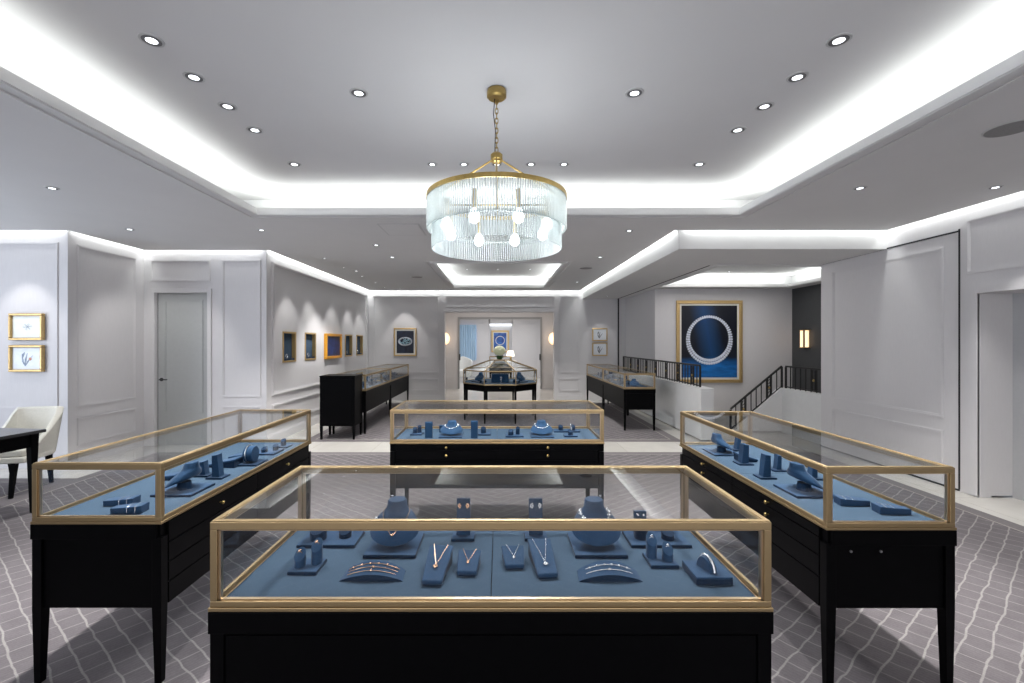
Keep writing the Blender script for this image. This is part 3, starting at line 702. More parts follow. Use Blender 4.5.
# octagonal showcase with sloping glass
def octo(label, cx, cy, R, top=True):
    t = thing('octagonal_showcase', label, 'display case', (cx, cy, 0))
    def ring(r, z): return [(r/math.cos(PI/8)*math.cos(PI/8+k*PI/4), r/math.cos(PI/8)*math.sin(PI/8+k*PI/4), z) for k in range(8)]
    MB().loft([ring(R-.01, .59), ring(R-.01, ZG-.001)]).build('cabinet_body', M['black'], t, bevel=.002)
    for k in range(8):
        x, y, _ = ring(R-.035, 0)[k]; MB().taper(x, y, .014, .022, -.0085, .595).build('leg', M['black'], t)
    MB().loft([ring(R-.02, ZG), ring(R-.02, ZD)]).build('display_deck', M['deck'], t)
    g = MB()
    def hoop(ro, ri, z0, z1):
        g.loft([ring(ro, z0), ring(ro, z1), ring(ri, z1), ring(ri, z0)], closed=True)
    hoop(R, R-.02, ZG, ZG+.022); hoop(R, R-.02, ZTOP-.022, ZTOP); hoop(.20, .185, 1.15, 1.165)
    o1, o2 = ring(R-.01, ZG+.02), ring(R-.01, ZTOP-.01); o3 = ring(.195, 1.157)
    for k in range(8): g.tube([o1[k], o2[k]], .010, 6); g.tube([o2[k], o3[k]], .009, 6)
    g.build('brass_frame', M['gold'], t)
    n_ = ring(R-.012, ZG+.02); p_ = ring(R-.012, ZTOP-.015); i_ = ring(.19, 1.155)
    for k in range(8):
        j = (k+1) % 8
        for A, B, C_, D_, nm in ((n_[k], n_[j], p_[j], p_[k], 'glass_pane'), (p_[k], p_[j], i_[j], i_[k], 'sloping_glass')):
            A, B, C_, D_ = map(Vector, (A, B, C_, D_)); N = (B-A).cross(D_-A).normalized()*.004
            MB().loft([[tuple(q) for q in (A, B, C_, D_)], [tuple(q+N) for q in (A, B, C_, D_)]]).build(nm, M['glass'], t)
    MB().loft([ring(.19, 1.158), ring(.19, 1.168)]).build('top_cap', M['gold'], t)
    K = MB()
    for k in (5,): pass
    for xx in (-.42, 0, .42):
        kk = MB().at((xx, -R-.001 if xx == 0 else -R+.19, .66), rx=PI/2); kk.lathe([(.004, -.02), (.009, .012), (.006, .016)], n=10); kk.build('knob', M['brass'], t, True)
    return t
OC = (.02, 9.21)
octo('octagonal showcase with sloping glass roof standing before the portal', OC[0], OC[1], .725)
# flowers on the cap
t = thing('flower_arrangement', 'round cream hydrangea bouquet in dark foliage on top of the octagonal showcase', 'flowers', (OC[0]-.01, OC[1], 1.169))
m = MB(); m.lathe([(.035, 0), (.055, .02), (.058, .05), (.045, .065)], n=16); m.build('bowl', M['leaf'], t, True)
m = MB(); rs = random.Random(3)
for k in range(60):
    a = rs.random()*2*PI; r = .02+.06*rs.random(); z = .04+.06*rs.random()
    m.at((r*math.cos(a), r*math.sin(a), z), rz=a, ry=.6+rs.random()).add([(0, 0, 0), (.02, .012, .004), (.045, 0, 0), (.02, -.012, .004)], [(0, 1, 2, 3)])
m.build('leaves', M['leaf'], t)
m = MB()
for k in range(220):
    ph = math.acos(1-2*(k+.5)/220); th = k*2.399; r = .105+.008*rs.random()
    m.ball((r*math.sin(ph)*math.cos(th), r*math.sin(ph)*math.sin(th), .175+r*.85*math.cos(ph)), .013, 6, 4)
m.lathe([(.02, .09), (.08, .11), (.1, .17), (.08, .23), (.02, .26)], n=16)
m.build('flower_head', M['petal'], t, True)

# ------------------------------------------------------------------ jewellery displays
def plate(mb, w, d, h=.012, y=0): return mb.box(-w/2, w/2, y-d/2, y+d/2, 0, h)
def ell(cx, cy, cz, rx, ry, tilt=0, n=28):
    out = []
    for k in range(n):
        a = 2*PI*k/n; x = rx*math.cos(a); y = ry*math.sin(a)
        out.append((cx+x, cy+y*math.cos(tilt), cz+y*math.sin(tilt)))
    return out
def bust_mesh(s=1.):
    R = [(0, .008, .060, .058, .050, .42), (0, .006, .060, .088, .070, .44), (0, .007, .067, .095, .076, .45), (0, .010, .076, .095, .075, .45), (0, .016, .089, .087, .068, .42),
         (0, .022, .101, .079, .062, .36), (0, .034, .117, .066, .050, .28), (0, .042, .131, .048, .039, .2), (0, .046, .145, .040, .034, .14), (0, .048, .168, .037, .031, .12), (0, .048, .173, .033, .027, .12)]
    m = MB(); m.loft([[tuple(c*s for c in p) for p in ell(*r)] for r in R]); return m
def rect(n): return n
BUST = bust_mesh(); BV = BVHTree.FromPolygons([Vector(p) for p in BUST.v], BUST.f)
def necklace_mesh(kind):
    m = MB(); pts = []
    deep = .078 if kind == 'pendant' else .056; wd = .050 if kind == 'pendant' else .056
    for k in range(33):
        th = PI*(-.15+1.30*k/32); x = wd*math.cos(th); y = .035-deep*math.sin(th)*(1 if math.sin(th) > 0 else .4)
        if kind == 'pendant': x *= 1-.45*max(0, math.sin(th))**2
        h = BV.ray_cast(Vector((x, y, .5)), Vector((0, 0, -1)))
        if h[0]: pts.append(h[0]+h[1]*.0022)
    if kind == 'pendant':
        m.tube(pts, .0014, 5); q = pts[len(pts)//2]; m.ball(tuple(q), .0055, 8, 6)
    else:
        m.tube(pts, .0016, 5)
        for i, p in enumerate(pts[::3]): 
            m.ball(tuple(p), .0062, 6, 4)
            for a in range(4): m.ball(tuple(p+Vector((.006*math.cos(a*PI/2), .002, .006*math.sin(a*PI/2)))), .0034, 5, 4)
    return m
def bust(label, loc, rz, sc=1., zs=1.):
    t = thing('necklace_bust', label, 'jewellery bust', (loc[0], loc[1], ZD), rz, 'blue velvet necklace busts')
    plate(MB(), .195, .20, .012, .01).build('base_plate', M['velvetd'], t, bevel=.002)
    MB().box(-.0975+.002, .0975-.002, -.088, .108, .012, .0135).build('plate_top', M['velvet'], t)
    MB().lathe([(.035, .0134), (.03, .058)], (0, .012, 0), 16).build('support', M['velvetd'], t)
    bust_mesh().build('neck_form', M['velvet'], t, True)
    t.scale = (sc, sc, sc*zs); return t
def pendant_pad(label, loc, L, rz=0, w0=.068, w1=.090, h=.05):
    t = thing('pendant_stand', label, 'pendant stand', (loc[0], loc[1], ZD), rz, 'blue velvet pendant pads')
    m = MB(); th = .014
    # sloping trapezoid pad: near edge low, far edge raised
    q = [(-w0/2, 0, .004), (w0/2, 0, .004), (w1/2, L, h-.012), (-w1/2, L, h-.012)]
    m.loft([q, [(x, y-.001, z+th) for x, y, z in q]]); m.build('pad', M['velvet'], t, bevel=.005, seg=3)
    m = MB(); m.add([(-w0/2+.004, .004, 0), (w0/2-.004, .004, 0), (w1/2-.004, L-.006, 0), (-w1/2+.004, L-.006, 0), (-w0/2+.004, .004, .006), (w0/2-.004, .004, .006), (w1/2-.004, L-.006, h-.010), (-w1/2+.004, L-.006, h-.010)],
                    [(0, 3, 2, 1), (4, 5, 6, 7), (0, 1, 5, 4), (1, 2, 6, 5), (2, 3, 7, 6), (3, 0, 4, 7)])
    m.build('wedge', M['velvetd'], t); return t
def pendant(label, loc, L, h, mt, w=.03, drop=.5, rz=0, style=0):
    m = MB(); m.at((loc[0], loc[1], ZD), rz=rz)
    def S_(x, y): return (x, y, .004+.014+.0018+(h-.016)*y/L+.0006)
    yb = L*(1-drop)
    m.tube([S_(-w, L*.97), S_(-w*.5, (L*.97+yb)/2), S_(0, yb)], .0009, 5); m.tube([S_(w, L*.97), S_(w*.5, (L*.97+yb)/2), S_(0, yb)], .0009, 5)
    p = S_(0, yb-.004)
    if style == 0: m.ball(p, .006, 8, 5)
    else:
        for k in range(3): a = PI/2+k*2*PI/3; m.ball((p[0]+.0055*math.cos(a), p[1]-.003+.0055*math.sin(a), p[2]+.001), .0045, 7, 5)
        m.ball((p[0], p[1]-.012, p[2]+.001), .003, 6, 4)
    return tag(m.build('pendant_necklace', mt, smooth=True), label, 'necklace')
def earring_stand(label, loc, rz=0, h=.158, w=.056):
    t = thing('earring_stand', label, 'earring stand', (loc[0], loc[1], ZD), rz, 'blue velvet upright stands')
    MB().box(-.047, .047, -.032, .032, 0, .011).build('base_plate', M['velvetd'], t, bevel=.002)
    MB().box(-.045, .045, -.030, .030, .011, .0123).build('plate_top', M['velvet'], t)
    m = MB(); m.loft([[(-w/2, .0, .0124), (w/2, .0, .0124), (w/2, .014, .0124), (-w/2, .014, .0124)], [(-w/2, .012, h), (w/2, .012, h), (w/2, .024, h), (-w/2, .024, h)]])
    m.build('upright', M['velvet'], t, bevel=.002); return t
def earring(label, loc, mt, flip=1, cat='earring'):
    m = MB(); m.at(loc, rx=.1)
    m.ball((0, 0, 0), .005, 8, 5)
    for a in (-.4, .5, 1.2, -1.2): m.ball((flip*.0085*math.cos(a), -.001, .0085*math.sin(a)), .005, 7, 5)
    return tag(m.build('earring', mt, smooth=True), label, cat)
def finger(mb, x, y, h, r=.022, tilt=.75, n=20):
    bot = []; top = []
    for k in range(n):
        a = 2*PI*k/n; px, py = r*math.cos(a)*.86, r*math.sin(a)
        bot.append((x+px, y+py, 0)); top.append((x+px, y+py, h+py*tilt))
    tp2 = [(x+(p[0]-x)*.93, y+(p[1]-y)*.93, p[2]+.0015) for p in top]
    mb.loft([bot, top, tp2]); return mb
def ring_stand(label, loc, rz=0, mirror=1):
    t = thing('ring_stand', label, 'ring stand', (loc[0], loc[1], ZD), rz, 'blue velvet ring stands')
    MB().add([(-.05, -.05, 0), (.05, -.05, 0), (.05, .05, 0), (-.05, .05, 0), (-.05, -.05, .011), (.05, -.05, .011), (.05, .05, .011), (-.05, .05, .011)],
             [(0, 3, 2, 1), (4, 5, 6, 7), (0, 1, 5, 4), (1, 2, 6, 5), (2, 3, 7, 6), (3, 0, 4, 7)]).build('base_plate', M['velvetd'], t, bevel=.002)
    MB().box(-.048, .048, -.048, .048, .011, .0123).build('plate_top', M['velvet'], t)
    finger(MB().at((0, 0, .0122)), -.024*mirror, -.006, .040).build('ring_finger', M['velvet'], t, True)
    finger(MB().at((0, 0, .0122)), .026*mirror, .018, .062).build('ring_finger', M['velvet'], t, True)
    return t
def ring(label, loc, mt):
    m = MB(); m.at(loc, rx=.64)
    m.tube([(.0085*math.cos(k*PI/8), 0, .0085*math.sin(k*PI/8)) for k in range(16)], .0013, 6, True)
    m.at((loc[0], loc[1]-.002, loc[2]+.0095)).ball((0, 0, 0), .005, 8, 5)
    return tag(m.build('ring', mt, smooth=True), label, 'ring')
def arch_pillow(label, loc, W=.212, D=.062, H=.036):
    t = thing('bracelet_pillow', label, 'bracelet pillow', (loc[0], loc[1], ZD), 0, 'arched bracelet pillows')
    n = 24; prof = [(-W/2+W*k/n, H*math.sin(PI*k/n)**.8+.0) for k in range(n+1)]
    f0 = [(x, 0, z*.60+.001) for x, z in prof]; f1 = [(x*.97, D, z+.006) for x, z in prof]
    b0 = [(x, 0, 0) for x, z in prof]; b1 = [(x*.97, D, 0) for x, z in prof]
    m = MB(); fs = []; N = n+1
    for k in range(n): fs.append((k, k+1, N+k+1, N+k))
    m.add(f0+f1, fs); m.build('cushion', M['velvet'], t, True)
    m = MB(); fs = []
    for k in range(n): fs.append((k, k+1, N+k+1, N+k)); fs.append((2*N+k+1, 2*N+k, 3*N+k, 3*N+k+1))
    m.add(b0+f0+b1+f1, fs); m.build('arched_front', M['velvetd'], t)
    return t
def pillow_bracelet(label, loc, frac, mt, W=.212, D=.062, H=.036, beads=True, a0=.13, a1=.87):
    m = MB(); m.at((loc[0], loc[1], ZD)); pts = []
    for k in range(25):
        u = a0+(a1-a0)*k/24; x = -W/2+W*u; z = H*math.sin(PI*u)**.8; y = D*frac
        zz = (z*.60+.001)*(1-frac)+(z+.006)*frac
        pts.append((x*(1-.03*frac), y, zz+.0016))
    m.tube(pts, .0012, 5)
    if beads:
        for p in pts[2::4]: m.ball(p, .0042, 7, 5)
    else: m.ball(pts[12], .0045, 7, 5)
    return tag(m.build('bracelet', mt, smooth=True), label, 'bracelet')
def tray(label, loc, w=.235, d=.14, rz=0, items=((-.055, .01, .05, .024), (.05, .02, .04, .024))):
    t = thing('display_tray', label, 'jewellery tray', (loc[0], loc[1], ZD), rz, 'flat velvet trays')
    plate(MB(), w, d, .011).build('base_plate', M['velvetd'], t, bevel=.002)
    MB().box(-w/2+.002, w/2-.002, -d/2+.002, d/2-.002, .011, .0123).build('plate_top', M['velvet'], t)
    for x, y, h, r in items:
        finger(MB().at((0, 0, .0122)), x, y, h, r, .35).build('ring_finger', M['velvetd'], t, True)
    return t
# ---- front case, left half
x_, y_ = -.675, 1.605
ring_stand('two-post ring stand at the near left of the foreground case', (x_, y_), 0)
ring('rose gold ring on the shorter post of the near left ring stand', (x_-.024, y_-.006, ZD+.0122+.044), M['rose'])
ring('rose gold ring on the taller post of the near left ring stand', (x_+.026, y_+.018, ZD+.0122+.066), M['rose'])
tray('wide velvet tray holding a drum and block, back left of the foreground case', (-.672, 1.83), .225, .14, 0, ((-.05, -.01, .042, .036), (.05, .012, .026, .028)))
B1 = (-.405, 1.765)
bust('velvet bust with a fine gold pendant, left in the foreground case', B1, 0)
B2 = (.378, 1.765)
bust('velvet bust with a diamond cluster necklace, right in the foreground case', B2, 0)
o = necklace_mesh('pendant').build('necklace', M['rose'], smooth=True); o.location = (B1[0], B1[1], ZD)
tag(o, 'fine rose gold necklace on the left bust of the foreground case', 'necklace')
o = necklace_mesh('cluster').build('necklace', M['diamond'], smooth=True); o.location = (B2[0], B2[1], ZD)
tag(o, 'diamond cluster necklace on the right bust of the foreground case', 'necklace')
PL = (-.427, 1.516)
arch_pillow('arched pillow with three gold bracelets, left front of the foreground case', PL)
for fr, nm, bd, a0, a1 in ((.75, 'rear', True, .08, .92), (.5, 'middle', False, .10, .90), (.25, 'front', False, .10, .86)):
    pillow_bracelet('rose gold bracelet, the %s of three on the left arched pillow' % nm, PL, fr, M['rose'], beads=bd, a0=a0, a1=a1)
PR = (.373, 1.514)
arch_pillow('arched pillow with two diamond bracelets, right front of the foreground case', PR)
for fr, nm, bd in ((.68, 'rear beaded', True), (.35, 'front fine', False)):
    pillow_bracelet('diamond bracelet, the %s one on the right arched pillow' % nm, PR, fr, M['diamond'], beads=bd)
def pad_and_pendant(loc, L, h, where, mt, style, w, rz=0, metal='rose gold', w1=.09, drop=.5):
    pendant_pad('%s with %s necklace, in the foreground case' % (where, metal), loc, L, rz, h=h, w1=w1)
    pendant('%s V-shaped necklace on the %s' % (metal, where), loc, L, h, mt, w, drop, rz, style)
pad_and_pendant((-.220, 1.485), .175, .058, 'tall pendant pad left of centre', M['rose'], 1, .026, -.06, drop=.60)
pad_and_pendant((-.110, 1.547), .105, .045, 'short pendant pad left of centre', M['rose'], 0, .024, -.04, w1=.086, drop=.6)
pad_and_pendant((.055, 1.592), .095, .045, 'short pendant pad right of centre', M['diamond'], 0, .024, .05, metal='diamond', w1=.086, drop=.62)
pad_and_pendant((.165, 1.530), .185, .058, 'tall pendant pad right of centre', M['diamond'], 1, .026, .08, metal='diamond', drop=.72)
E1, E2 = (-.145, 1.85), (.150, 1.85)
earring_stand('upright earring stand left of centre in the foreground case', E1)
earring_stand('upright earring stand right of centre in the foreground case', E2)
for (E, mt, nm, sd) in ((E1, M['rose'], 'gold butterfly', 'left'), (E2, M['diamond'], 'diamond butterfly', 'right')):
    earring('%s earring, the left one on the %s earring stand' % (nm, sd), (E[0]-.012, E[1]+.006, ZD+.130), mt, -1)
    earring('%s earring, the right one on the %s earring stand' % (nm, sd), (E[0]+.012, E[1]+.006, ZD+.130), mt, 1)
tray('wide velvet tray at the back right of the foreground case', (.630, 1.83), .235, .14, 0, ((-.06, -.0, .05, .03), (.045, -.01, .028, .028)))
m = MB(); m.at((.575, 1.85, ZD+.0123)).box(-.025, .025, 0, .014, 0, .098)
tag(m.build('earring_block', M['velvet'], bevel=.002), 'small upright velvet block standing on the back right tray of the foreground case', 'earring stand')
m = MB()
for k in (-1, 1): m.ball((.575+k*.012, 1.846, ZD+.096), .005, 7, 5)
tag(m.build('stud_earrings', M['diamond'], smooth=True), 'pair of diamond studs on the small block of the back right tray', 'earrings')
x_, y_ = .585, 1.65
ring_stand('two-post ring stand at the near right of the foreground case, taller post on the left', (x_, y_), 0, -1)
ring('diamond ring on the shorter post of the near right ring stand', (x_+.024, y_-.006, ZD+.0122+.044), M['diamond'])
ring('diamond ring on the taller post of the near right ring stand', (x_-.026, y_+.018, ZD+.0122+.066), M['diamond'])
t = thing('bangle_box', 'thick velvet box tray with an upright oval bracelet form, right front of the foreground case', 'jewellery box', (.708, 1.552, ZD), 0)
m = MB(); m.box(-.06, .06, -.06, .06, 0, .02); m.build('box_base', M['velvetd'], t, bevel=.002)
m = MB(); m.box(-.060, .060, -.06, .06, .02, .026); m.build('box_lip', M['velvet'], t, bevel=.002)
m = MB(); m.at((0, 0, .026), rz=.25, ry=0)
m.loft([[( s_*.013*(1 if j else 1), .036*math.cos(PI*k/14)*(1-.0*j), .040*math.sin(PI*k/14)) for k in range(15)] for j, s_ in enumerate((-1, 1))]); m.build('oval_form', M['velvet'], t, True, bevel=.003)
m = MB(); m.at((.708, 1.552, ZD+.026), rz=.25)
m.tube([(0, .0385*math.cos(PI*k/16), .0035+.041*math.sin(PI*k/16)) for k in range(17)], .0042, 6)
tag(m.build('bangle', M['diamond'], smooth=True), 'diamond bangle arched over the oval form of the box tray', 'bangle')

# ---- generic smaller displays for the other cases
def boat(label, loc, rz=0):
    t = thing('bangle_boat', label, 'bangle rest', (loc[0], loc[1], ZD), rz, 'slim velvet bangle rests')
    m = MB(); rings = []
    for k in range(13):
        u = k/12; x = -.07+.14*u; hw = .030*(.55+.45*math.sin(PI*min(1, u*1.1+.1)*.5)); hh = .027+.010*u
        rings.append([(x, -hw, .0), (x, hw, .0), (x, hw*1.1, hh), (x, -hw*1.1, hh)])
    m.loft(rings); m.build('cradle', M['velvet'], t, bevel=.003)
    m = MB()
    for xx in (.01, .045): m.tube([(xx, -.0335, .010), (xx, -.0338, .030+xx*.1), (xx, 0, .034+xx*.15), (xx, .0338, .030+xx*.1)], .0012, 6)
    m.build('bangle_edge', M['diamond'], t, True); return t
def cstand(label, loc, rz=0):    # round bangle disc on a plate
    t = thing('bangle_stand', label, 'bangle stand', (loc[0], loc[1], ZD), rz)
    plate(MB(), .15, .15, .011).build('base_plate', M['velvetd'], t, bevel=.002)
    m = MB(); m.loft([[(s_*.030, .052*math.cos(PI*k/12+PI*.0)*(1 if k % 24 < 24 else 1), .066+.054*math.sin(2*PI*k/24)) for k in range(24)] for s_ in (-1, 1)]); 
    m = MB(); m.loft([[(s_, .052*math.cos(2*PI*k/24), .064+.052*math.sin(2*PI*k/24)) for k in range(24)] for s_ in (-.03, .03)])
    m.build('disc', M['velvet'], t, True, bevel=.004)
    m = MB(); m.tube([(-.01, .0545*math.cos(2*PI*k/32), .067+.0545*math.sin(2*PI*k/32)) for k in range(32)], .003, 6, True); m.build('bangle_band', M['steel'], t, True)
    return t
def block(label, loc, rz=0, w=.055, d=.035, h=.12, base=True):
    t = thing('velvet_block', label, 'display block', (loc[0], loc[1], ZD), rz, 'upright velvet blocks')
    z = 0
    if base: plate(MB(), w+.035, d+.05, .010).build('base_plate', M['velvetd'], t, bevel=.0015); z = .010
    m = MB(); m.loft([[(-w/2, -d/2, z), (w/2, -d/2, z), (w/2, d/2, z), (-w/2, d/2, z)], [(-w/2, -d/2, h), (w/2, -d/2, h), (w/2, d*.2, h+.004), (-w/2, d*.2, h+.004)]])
    m.build('upright', M['velvet'], t, bevel=.0025)
    return t
Q = PI/2
# left case (displays turned to its outer side)
boat('slim bangle rest nearest the near end of the left case', (-1.735, 2.135), .12)
boat('slim bangle rest second from the near end of the left case', (-1.855, 2.235), .12)
bust('large velvet bust at the near end of the left case, turned away to the left', (-1.70, 2.44), -Q, 1.05, .85)
pendant_pad('small sloping pad behind the near bust of the left case', (-1.97, 2.66), .10, -Q, h=.03)
block('tall block just beyond the near bust in the left case', (-1.655, 2.68), -Q, .05, .045, .135)
block('short block tucked behind the tall block of the left case', (-1.76, 2.72), -Q, .045, .035, .085)
pendant_pad('long sloping pad midway along the left case', (-1.86, 2.93), .19, -Q, h=.055, w0=.085, w1=.11)
pendant_pad('wide sloping pad against the rear glass of the left case', (-1.84, 3.13), .15, -Q, h=.04, w0=.085, w1=.11)
cstand('round velvet bangle disc beyond the middle of the left case', (-1.63, 2.99), 0)
tray('velvet ring tray near the far end of the left case', (-1.655, 3.28), .14, .16, 0, ((-.02, -.03, .028, .024), (.03, .03, .034, .022)))
tray('small velvet tray at the very far end of the left case', (-1.64, 3.46), .10, .09, 0, ((0, 0, .04, .022),))
# right case
boat('slim bangle rest nearest the near end of the right case', (1.835, 2.125), PI-.12)
boat('slim bangle rest second from the near end of the right case', (1.735, 2.235), PI-.12)
bust('large velvet bust at the near end of the right case, turned away to the right', (1.635, 2.42), Q, 1.05, .85)
block('tall block just beyond the near bust of the right case', (1.565, 2.68), Q, .05, .045, .135)
block('short block near the outer glass of the right case', (1.83, 2.66), Q, .045, .035, .085)
block('narrow block behind the tall block of the right case', (1.73, 2.83), Q, .045, .030, .095)
block('tall block in the middle of the right case', (1.60, 2.98), Q, .055, .045, .13)
pendant_pad('sloping pad beside the middle block of the right case', (1.72, 3.06), .12, Q, h=.05, w0=.085, w1=.11)
bust('velvet bust toward the far end of the right case', (1.61, 3.27), Q, .95, .85)
block('small block by the far bust of the right case', (1.76, 3.36), Q, .045, .035, .09)
# middle case
tray('ring tray at the left end of the middle case', (-.71, 3.93), .10, .10, 0, ((-.015, 0, .04, .022), (.02, .02, .055, .02)))
block('tall block left of the left bust in the middle case', (-.585, 3.80), 0, .062, .03, .13, False)
block('low block behind the left bust of the middle case', (-.50, 4.03), 0, .055, .03, .06, False)
bust('velvet bust left of centre in the middle case', (-.405, 3.87), 0, 1.0, .70)
block('tall block right of the left bust in the middle case', (-.205, 3.79), 0, .058, .03, .14, False)
tray('ring tray left of the centre joint of the middle case', (-.125, 3.93), .11, .11, 0, ((-.01, 0, .042, .026),))
tray('ring tray right of the centre joint of the middle case', (.13, 3.86), .15, .12, 0, ((-.03, -.01, .035, .026), (.03, .02, .055, .02)))
bust('velvet bust right of centre in the middle case', (.365, 3.88), 0, 1.0, .70)
tray('wide tray at the back right of the middle case', (.60, 4.06), .23, .10, 0, ((-.05, 0, .036, .024), (.06, 0, .036, .022)))
tray('small front tray at the right end of the middle case', (.605, 3.85), .11, .08, 0, ((0, 0, .035, .026),))
m = MB(); m.at((.61, 3.852, ZD+.051), rz=.9); m.tube([(.010*math.cos(k*PI/10), 0, .030+.028*math.sin(k*PI/10)) for k in range(20)], .003, 6, True)
tag(m.build('bangle', M['diamond'], smooth=True), 'silver bangle standing on the small front tray of the middle case', 'bangle')
for (bx, by, nm) in ((-.405, 3.87, 'left'), (.365, 3.88, 'right')):
    o = necklace_mesh('cluster').build('necklace', M['diamond'], smooth=True); o.location = (bx, by, ZD); o.scale = (1, 1, .70); tag(o, 'diamond necklace on the %s bust of the middle case' % nm, 'necklace')
# octagonal case
bust('velvet bust on the left side of the octagonal case', (-.40, 9.1), -.7, 1.1)
bust('velvet bust on the right side of the octagonal case', (.44, 9.1), .7, 1.1)
block('broad dark block in the middle of the octagonal case', (.02, 8.95), 0, .34, .05, .17, False)
tray('tray at the front left of the octagonal case', (-.30, 8.80), .14, .10, .5)
tray('tray at the front right of the octagonal case', (.34, 8.80), .14, .10, -.5)
m = MB(); m.at((.04, 8.905, ZD+.05))
for k in range(4): m.ball((.016*math.cos(k*Q), 0, .05+.016*math.sin(k*Q)), .010, 6, 4)
m.box(-.004, .004, .004, .012, -.05, .05)
tag(m.build('brooch', M['diamond'], smooth=True), 'sparkling diamond brooch in the centre of the octagonal case', 'brooch')
# corridor cases
def assort(cx, ys, side, where):
    rz = Q if side > 0 else -Q
    names = ['first', 'second', 'third', 'fourth', 'fifth', 'sixth']
    for i, y in enumerate(ys):
        k = i % 3; x = cx+side*-.02
        lab = 'in the %s, %s from its near end' % (where, names[i])
        if k == 0: bust('velvet bust '+lab, (x, y), 0 if side > 0 and i == 0 else -rz, .95, .85)
        elif k == 1: tray('velvet ring tray '+lab, (x+side*.03, y), .16, .15, 0)
        else: block('velvet block '+lab, (x-side*.1, y), rz, .07, .05, .12)
assort(-2.46, (7.85, 8.15, 8.4, 8.65, 8.9, 9.1), -1, 'nearer left corridor case')
assort(-2.46, (9.65, 9.95, 10.2, 10.45, 10.75), -1, 'farther left corridor case')
assort(2.43, (8.08, 8.36, 8.6, 8.85, 9.1, 9.3), 1, 'nearer right corridor case')
assort(2.43, (9.75, 10.05, 10.3, 10.6, 10.9), 1, 'farther right corridor case')

# ------------------------------------------------------------------ chandelier
CHX, CHY = -.015, 2.89
t = thing('chandelier', 'round brass chandelier hung with two tiers of crystal rods over the central showcases', 'chandelier', (CHX, CHY, 0))
RR = .443; ZR = 1.52+.895
m = MB(); m.lathe([(.0, ZU-.001), (.058, ZU-.001), (.062, ZU-.012), (.062, ZU-.045), (.050, ZU-.055), (.0001, ZU-.055)][1:], n=28); m.build('canopy', M['brass'], t, True)
m = MB(); z = ZU-.055; k = 0
while z > 1.52+1.20:
    pts = [(.009*math.cos(a*PI/6), 0, z-.017+.02*math.sin(a*PI/6)) for a in range(12)]
    if k % 2: pts = [(0, x, z_) for x, _, z_ in pts]
    m.tube(pts, .0032, 6, True); z -= .031; k += 1
m.build('chain', M['brass'], t, True)
MB().tube([(-.012, 0, ZU-.05), (-.02, .004, ZU-.15), (-.008, -.006, ZU-.26), (-.012, 0, 1.52+1.18)], .003, 6).build('cord', M['dark'], t, True)
m = MB(); h = 1.52+1.13; m.lathe([(.012, .075), (.026, .07), (.038, .058), (.038, .03), (.030, .022), (.034, .012), (.012, 0)], (0, 0, h), 24); m.build('hub', M['brass'], t, True)
for k in range(4):
    a = k*Q+Q*0; m = MB(); m.tube([(.02*math.cos(a), .02*math.sin(a), h+.03), ((RR-.01)*math.cos(a), (RR-.01)*math.sin(a), ZR+.01)], .006, 8); m.build('support_rod', M['brass'], t, True)
def hoop(ro, ri, z0, z1, n=96):
    m = MB(); c_ = lambda r, z: [(r*math.cos(2*PI*i/n), r*math.sin(2*PI*i/n), z) for i in range(n)]
    m.loft([c_(ro, z0), c_(ro, z1), c_(ri, z1), c_(ri, z0)], closed=True); return m
hoop(RR, RR-.014, ZR-.004, ZR+.022).build('top_ring', M['brass'], t, True)
hoop(RR-.03, RR-.038, 1.52+.716, 1.52+.722).build('lower_ring', M['rod'], t, True)
m = MB()
for k in range(4): a = k*Q; m.tube([(-(RR-.04)*math.cos(a), -(RR-.04)*math.sin(a), 1.52+.87), ((RR-.04)*math.cos(a), (RR-.04)*math.sin(a), 1.52+.87)], .006, 6)
m.build('cross_bar', M['brass'], t, True)
zt1, zb1 = ZR, 1.52+.705; zt2, zb2 = 1.52+.730, 1.52+.583; R1, R2 = RR-.008, RR-.038
N1, N2 = 184, 166
def rod(mb, r, a, z0, z1, rad=.0052): mb.cyl((r*math.cos(a), r*math.sin(a), 0), rad, z0, z1, 7)
rest = MB(); cnt = 0
for k in range(N1):
    a = -PI/2+((k+1)//2)*(1 if k % 2 else -1)*2*PI/N1      # from the side nearest the camera outward
    if cnt < 60: mm = MB(); rod(mm, R1, a, zb1, zt1); mm.build('crystal_rod', M['rod'], t, True); cnt += 1
    else: rod(rest, R1, a, zb1, zt1)
for k in range(N2):
    a = -PI/2+((k+1)//2)*(1 if k % 2 else -1)*2*PI/N2
    if k < 40: mm = MB(); rod(mm, R2, a, zb2, zt2); mm.build('crystal_rod', M['rod'], t, True)
    else: rod(rest, R2, a, zb2, zt2)
tag(rest.build('crystal_rods', M['rod'], t, True), kind='stuff')
for k in range(8):
    a = 2*PI*(k+.5)/8; bx, by = .33*math.cos(a), .33*math.sin(a)
    MB().cyl((bx, by, 0), .014, 1.52+.76, 1.52+.87, 12).build('socket', M['brass'], t, True)
    MB().lathe([(.012, .76), (.024, .745), (.034, .715), (.030, .690), (.012, .675)], (bx, by, 1.52), 14).build('bulb', M['bulb'], t, True)
pl_ = bpy.data.lights.new('chandelier_light', 'POINT'); pl_.energy = 12; pl_.color = (.93, .97, 1); pl_.shadow_soft_size = .2
po = bpy.data.objects.new('chandelier_light', pl_); COL.objects.link(po); po.location = (0, 0, 1.52+.74); po.parent = t

al = bpy.data.lights.new('chandelier_downlight', 'AREA'); al.shape = 'DISK'; al.size = .8; al.energy = 22; al.color = (.95, .98, 1)
ao = bpy.data.objects.new('chandelier_downlight', al); COL.objects.link(ao); ao.location = (0, 0, 1.52+.56); ao.parent = t
